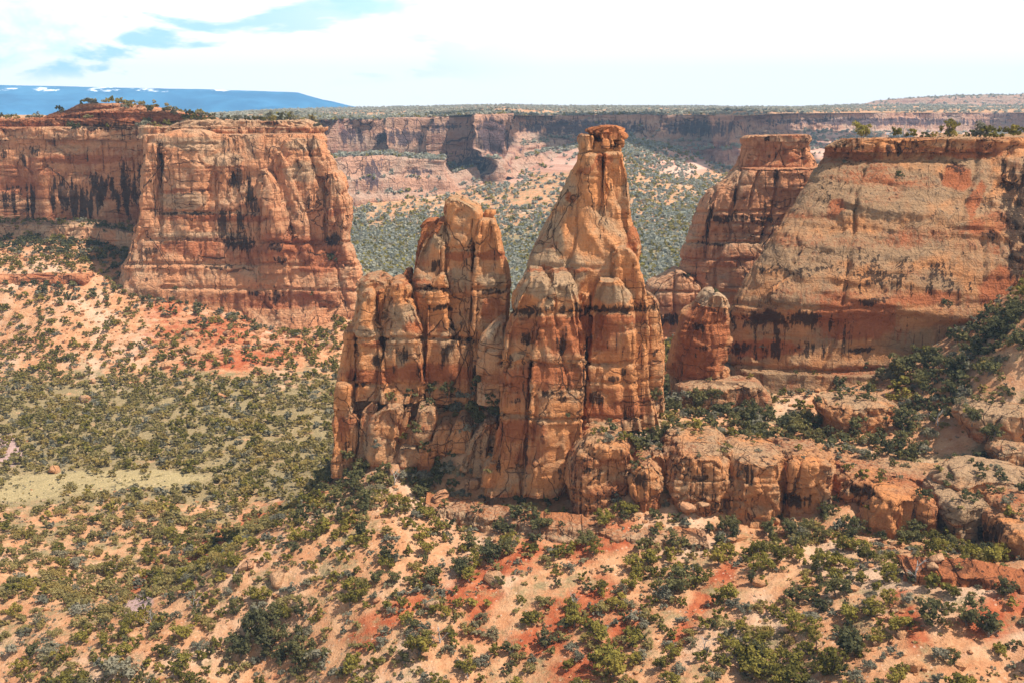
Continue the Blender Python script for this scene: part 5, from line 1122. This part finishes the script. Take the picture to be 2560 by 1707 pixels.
# dead trees and snags
for px_, py_, hp, w in ((2190,346,32,"thin bare dead tree on the mesa rim beside the tall juniper"),(2264,346,36,"forked dead tree on the mesa rim between two junipers"),(985,1205,40,"white dead snag among dark junipers under the pale ribs"),(2345,1060,46,"bleached leaning snag beside dark junipers below the mesa"),(485,1520,44,"grey leafless tree beside the bare clay patch on the ridge"),(1100,1600,56,"grey bare branched tree on the scree left of the red gully"),(2290,1440,60,"bleached sprawling dead tree below the orange ledge block"),(1440,1520,44,"dead twiggy trunk standing in the red gully"),(1170,1690,50,"pale dead trunk at the bottom edge below the red scree"),(1760,1620,46,"leaning dead trunk on the tan spur at the bottom"),(380,1560,44,"dark leafless snag on the ridge's left foot")):
    h = pick(px_, py_ + 6) if py_ > 400 else drop(*at(px_, 300, 296)[:2])
    if h is None: continue
    o = bpy.data.objects.new("dead_tree", me_d[int(px_) % 3]); COL.objects.link(o)
    hh = hp * h[0].y / F; o.location = h[0]; o.scale = (hh, hh, hh); o.rotation_euler = (RNG.normal() * 0.12, RNG.normal() * 0.15, px_)
    tag(o, w, "dead tree")

def scatter_mesh(name, items, protos, mats, matsel, wid=1.0):
    """many small plants as one mesh: items = (loc, height, material index)"""
    if not len(items): return None
    byp = {}
    for it in items: byp.setdefault(int(RNG.integers(len(protos))), []).append(it)
    Vs, Qs, Ms, off = [], [], [], 0
    for pi, its in byp.items():
        v, q = protos[pi]; n = len(its)
        L = np.array([tuple(t[0]) for t in its]); H = np.array([t[1] for t in its]); mi = np.array([t[2] for t in its])
        a = RNG.uniform(0, 6.28, n); w = RNG.uniform(0.85, 1.25, n) * wid
        c, s = np.cos(a)[:, None], np.sin(a)[:, None]
        X = (v[None, :, 0] * c - v[None, :, 1] * s) * (H * w)[:, None]; Y = (v[None, :, 0] * s + v[None, :, 1] * c) * (H * w)[:, None]; Z = v[None, :, 2] * H[:, None]
        Vs.append((np.stack([X, Y, Z], -1) + L[:, None]).reshape(-1, 3))
        Qs.append((q[None] + (np.arange(n) * len(v))[:, None, None]).reshape(-1, 4) + off); off += n * len(v)
        Ms.append(np.repeat(mi, len(q)))
    o = link(name, mesh(name, np.concatenate(Vs), np.concatenate(Qs), mats, False, mi=np.concatenate(Ms)))
    return tag(o, kind="stuff")
rest = [i for i in range(len(PLANTS)) if i not in single]
scatter_mesh("juniper_woodland", [(PLANTS[i][0], PLANTS[i][2], 0 if PLANTS[i][1] == 'jun' else 1) for i in rest if PLANTS[i][1] in TREEK], L_JUN, [M_JUN, M_DARK], None)
scatter_mesh("desert_scrub", [(PLANTS[i][0], PLANTS[i][2], 0 if PLANTS[i][1] == 'sage' else 1) for i in rest if PLANTS[i][1] not in TREEK], L_SHR, [M_SAGE, M_OLIVE], None)
# --- far side of the canyon
nB = 110000
x, y = vgrid(nB, 560, 1560, 0.42)
areaB = 0.42 * (1560 ** 2 - 560 ** 2)
z = ground_z(x, y); P = np.stack([x, y, z], -1); px, py = proj(P)
n1 = fbm(P / np.array([60, 60, 60]), 3, 211); n2 = fbm(P / np.array([200, 90, 60]), 3, 213)
low = sstep(500, 590, py + 90 * n2 + np.where(px > 1400, 70, 0) - np.where(px < 1150, 25, 0))
dB = 0.030 * (0.4 + 1.1 * sstep(-0.15, 0.3, n1)) + low * 0.042 * (0.6 + 0.7 * sstep(-0.3, 0.2, n1))
slk = np.zeros(nB)
for b_ in ((1380,400,130,40,0),(1700,400,110,50,0),(1960,360,300,50,0),(1250,430,90,30,10)): slk = np.maximum(slk, sstep(0.25, 0.6, blob(px, py, *b_)))
hillw = blob(px, py, 1620, 385, 110, 50, 10)
dB = dB * (1 - 0.9 * slk) + 0.03 * hillw
k_ = (RNG.uniform(0, 1, nB) < dB * areaB / nB) & (px > 680) & (px < 2300) & (py > 300) & (py < 780)
far = []
for i in np.nonzero(k_)[0]:
    h = drop(x[i], y[i])
    if h and (h[2].name == "ground" or h[1].z > 0.85): far.append((h[0], float(RNG.uniform(2.2, 4.4)), int(RNG.uniform() < 0.3)))
scatter_mesh("far_woodland", far, L_FAR, [M_FARLEAF, M_JUN], None, 1.25)
# --- trees on the far plateau and hill
pl = []
nP = 26000
px = RNG.uniform(480, 2700, nP); D = 1200 + 3000 * RNG.uniform(0, 1, nP) ** 1.35
for i in range(nP):
    a = (px[i] - CX) / F
    xx = a * D[i] / (CT) * CT; h = drop(xx, D[i], 300)
    if h is None: continue
    if h[2].name not in ("plateau",) and not (h[1].z > 0.8 and h[0].z > -60): continue
    nz_ = vnoise(np.array([[xx / 160, D[i] / 260, 0.5]]), 221)[0]
    if RNG.uniform() < 0.45 + 0.5 * nz_: pl.append((h[0], float(RNG.uniform(3.0, 5.5)) * (1 + 0.15 * (D[i] > 2500)), 0))
scatter_mesh("plateau_woodland", pl, L_FAR, [M_FARLEAF], None, 1.5)
print("plants", len(PLANTS), "far", len(far), "plateau", len(pl), round(time.time() - T0, 1))

# ---------------------------------------------------------------- boulders and rubble
def stone(seed, sub=3):
    r = np.random.default_rng(seed)
    n = 6 * sub
    th = np.linspace(0, math.pi, n // 2 + 1); ph = np.linspace(0, 2 * math.pi, n, endpoint=False)
    d = np.stack([np.sin(th)[:, None] * np.cos(ph), np.sin(th)[:, None] * np.sin(ph), np.repeat(np.cos(th)[:, None], n, 1)], -1).reshape(-1, 3)
    e = 0.45                                                     # towards a rounded box
    v = np.sign(d) * np.abs(d) ** e if False else d / (np.max(np.abs(d), axis=1, keepdims=True) ** 0.62)
    for _ in range(5):                                           # a few flat breaks
        m = unit(1, r)[0]; c = r.uniform(0.55, 0.85); t = np.maximum(v @ m - c, 0); v = v - t[:, None] * m
    v = v * np.array([1, r.uniform(0.7, 0.95), r.uniform(0.5, 0.8)]) * 0.5
    v = v * (1 + 0.16 * fbm(v * 3 + seed, 3, seed)[:, None])
    return v, grid_faces(n // 2 + 1, n, True)
me_b = []
for i in range(7):
    v, q = stone(400 + i, 4)
    me_b.append(mesh("boulder", v, q, M_PALE if i % 3 else M_MESA, True, {"paint": np.tile(np.array([[0.03, 0.45, 0.1]]), (len(v), 1))}))
BD = [(380,854,20,"pale rounded boulder in the shaded upper talus of the left mesa"),(482,880,26,"long pale boulder at the lower rim of the red talus patch"),(415,918,22,"squarish cream boulder on the red talus patch"),(550,908,22,"upright pointed boulder on the red talus patch"),(210,1002,28,"large orange tan boulder low on the left talus"),(231,955,18,"tan boulder above the large orange tan one on the talus"),(556,992,26,"flat yellow slab boulder at the foot of the talus"),
      (573,838,22,"grey shaded slab boulder close under the left mesa's wall"),(474,838,20,"dark grey boulder in shade under the left mesa's wall"),(800,862,22,"pink boulder high on the talus close to the stubby pillars"),(824,868,20,"pink boulder touching the skyline of the stubby pillars"),(138,1180,26,"grey boulder alone at the back of the pale meadow"),(330,960,14,"small pale boulder mid talus among shrubs"),(660,905,16,"small cream boulder right on the red talus patch"),(720,960,16,"low cream boulder on the right talus below the red patch"),
      (1237,1450,44,"tan upright boulder with a notched top on the red scree"),(1084,1518,34,"flat tan slab boulder on the scree left of the red gully"),(1355,1594,20,"rounded pinkish boulder in the lower red gully"),(1480,1430,14,"white stone in the scree fan below the layered ledge"),(2132,1474,30,"pale leaning boulder in the bare sandy chute"),(2141,1540,36,"tan slab boulder below the sandy chute, tilted to the left"),(2341,1398,32,"pale square boulder among shrubs under the grey cliff block"),(2331,1418,28,"cream flat boulder just below the pale square one"),
      (1896,1460,34,"large cream boulder between junipers below the streaked block"),(1835,1467,26,"cream boulder left of the larger one below the streaked block"),(2282,1672,44,"wide pale boulder near the bottom right"),(2117,1564,24,"brown angular boulder left of the sandy slope's stones"),(2202,1542,22,"tan boulder at the top of the stony red chute"),(2229,1549,22,"grey tan boulder in the stony red chute"),(2042,1620,40,"broken brown slab outcrop above the bottom right junipers"),(2236,1528,18,"small tan boulder topmost in the stony red chute"),
      (616,1420,34,"pale flat boulder on the ridge crest above the red patch"),(693,1454,44,"brown layered boulder on the ridge flank"),(1012,1555,22,"tan boulder left of the flat slab on the scree"),(940,1500,22,"low tan boulder on the pale slope left of the red gully"),(1720,1272,40,"angular fallen block at the foot of the domed block"),(1755,1262,30,"tan fallen block leaning against the streaked block's foot"),(1180,1215,40,"brown fallen block at the left of the spire's foot"),(1100,1245,40,"pale fallen slab under the ribs and the spire"),(1050,1215,34,"tan tilted block under the pale ribs"),(985,1180,34,"tan boulder half hidden by junipers under the pale ribs"),
      (1685,835,18,"grey boulder in the gap between spire and pinnacle"),(1660,850,14,"small grey boulder in the gap beside the spire"),(2255,1590,26,"flat tan stone slab in the lower right chute"),(2190,1610,22,"tan stone block low in the right chute")]
for i, (px_, py_, sp, w) in enumerate(BD):
    h = pick(px_, py_)
    if h is None: continue
    o = bpy.data.objects.new("boulder", me_b[i % 7]); COL.objects.link(o)
    s_ = sp * h[0].y / F * 1.25
    o.location = h[0] + Vector((0, 0, 0.12 * s_)); o.scale = (s_, s_, s_ * (1.1 if i % 3 else 0.8)); o.rotation_euler = (RNG.normal() * 0.25, RNG.normal() * 0.25, RNG.uniform(0, 6.28))
    tag(o, w, "boulder", "loose boulders on the slopes")
P_ST = []
for i in range(6):
    v, q = stone(440 + i, 1); P_ST.append((v, q))
sts = []
nS = 40000
x, y = vgrid(nS, 115, 500, 0.55)
z = ground_z(x, y); px, py = proj(np.stack([x, y, z], -1))
n1 = fbm(np.stack([x / 9, y / 9, 0 * x], -1), 3, 231)
rdg = np.interp(px, [0, 300, 560, 700, 800, 900], [1640, 1550, 1400, 1300, 1220, 1000])
w_ = np.where((px < 900) & (py < rdg) & (y > 195), np.where((y > 405), 0.55 * sstep(950, 850, py), 0.02), 0.25 + 0.6 * sstep(0.0, 0.35, n1))
for s_ in ((2180,1480,2320,1700,60),(1450,1400,1500,1480,40),(1330,1580,1380,1700,30),(860,1240,1220,1270,40),(1080,1500,1000,1600,40)): w_ = np.maximum(w_, 1.6 * seg(px, py, *s_) * (y < 260))
for s_ in ((1200,1235,1440,1250,16),(860,1185,1200,1235,22),(1430,1285,1950,1335,16),(1950,1330,2500,1400,20),(1680,1010,2050,1075,18)): w_ = np.maximum(w_, 1.6 * seg(px, py, *s_) * (y < 260))
for s_ in ((300,750,640,800,14),(640,800,900,790,14),(400,850,840,860,40)): w_ = np.maximum(w_, 1.1 * seg(px, py, *s_) * (y > 400))
gz_ = ground(x, y)
for i in np.nonzero((RNG.uniform(0, 1, nS) < w_ * 0.9) & (px > -100) & (px < 2700))[0]:
    s_ = float(np.clip(RNG.lognormal(-0.85, 0.6), 0.18, 1.8)) * (1.9 if y[i] > 400 else 1.0)
    if y[i] < 260 and (1430 < px[i] < 2560 and abs(py[i] - np.interp(px[i], [1430, 1950, 2500], [1290, 1340, 1405])) < 22 or 860 < px[i] < 1440 and abs(py[i] - np.interp(px[i], [860, 1200, 1440], [1190, 1240, 1255])) < 22): s_ *= 2.0
    sts.append(((x[i], y[i], gz_[i] + 0.1 * s_), s_, 0))
o = scatter_mesh("rubble", sts, P_ST, [M_PALE], None, 1.15)
# low tufts of grass and seedlings
P_TF = [crown(500 + i, 3, 5, 0.22, (0.6, 0.6, 0.4), 0.3, 0.3) for i in range(4)]
tf = []
nT = 16000
x, y = vgrid(nT, 115, 330, 0.55); gz_ = ground(x, y)
n1 = fbm(np.stack([x / 8, y / 8, 0 * x], -1), 3, 241)
for i in np.nonzero(RNG.uniform(0, 1, nT) < 0.15 + 0.8 * sstep(-0.1, 0.3, n1))[0]:
    tf.append(((x[i], y[i], gz_[i]), float(RNG.uniform(0.25, 0.75)), int(RNG.uniform() < 0.5)))
scatter_mesh("grass_tufts", tf, P_TF, [M_OLIVE, M_SAGE], None, 1.1)

# ---------------------------------------------------------------- lookout railing and a small sign on the mesa rim
def boxm(cx, cy, cz, sx, sy, sz):
    v = np.array([(a, b, c) for a in (-.5, .5) for b in (-.5, .5) for c in (-.5, .5)]) * (sx, sy, sz) + (cx, cy, cz)
    return v, np.array([(0,1,3,2),(4,6,7,5),(0,4,5,1),(2,3,7,6),(0,2,6,4),(1,5,7,3)])
rp = []
for px_ in (2092, 2106, 2120, 2134, 2148, 2162, 2176):
    h = drop(*at(px_, 300, 289)[:2]);  rp.append(np.array(h[0]) if h else None)
rp = [p for p in rp if p is not None]
if len(rp) > 2:
    rl = thing("railing", "thin metal lookout railing along the edge of the right mesa's rim", "railing", rp[0])
    for p in rp: link("post", mesh("post", *joinm([tube([p + (0, 0, -0.3), p + (0, 0, 1.15)], 0.05, 0.05)]), M_STEEL), rl)
    for hz in (0.6, 1.1): link("rail", mesh("rail", *tube([p + (0, 0, hz) for p in rp], 0.035, 0.035), M_STEEL), rl)
h = drop(*at(2222, 300, 300)[:2])
if h:
    b = np.array(h[0]); sg = thing("sign", "small pale panel sign standing on the mesa rim between the dead trees", "sign", b)
    link("panel", mesh("panel", *boxm(b[0], b[1], b[2] + 1.0, 0.9, 0.06, 0.55), M_SIGN, False), sg)
    for dx in (-0.3, 0.3): link("post", mesh("post", *boxm(b[0] + dx, b[1] + 0.06, b[2] + 0.4, 0.07, 0.06, 1.0), M_STEEL, False), sg)
# ---------------------------------------------------------------- the air
v = np.array([(a, b, c) for a in (-9500.0, 9500.0) for b in (-500.0, 7300.0) for c in (-480.0, 235.0)])
m, n = newmat("haze")
pv = n.new('ShaderNodeVolumePrincipled'); pv.inputs['Color'].default_value = (0.44, 0.71, 1.0, 1); pv.inputs['Density'].default_value = HAZE
n.l.new(pv.outputs[0], n.new('ShaderNodeOutputMaterial').inputs['Volume'])
tag(link("haze", mesh("haze", v, np.array([(0,1,3,2),(4,6,7,5),(0,4,5,1),(2,3,7,6),(0,2,6,4),(1,5,7,3)]), m, False)), kind="stuff")
print("done", round(time.time() - T0, 1))
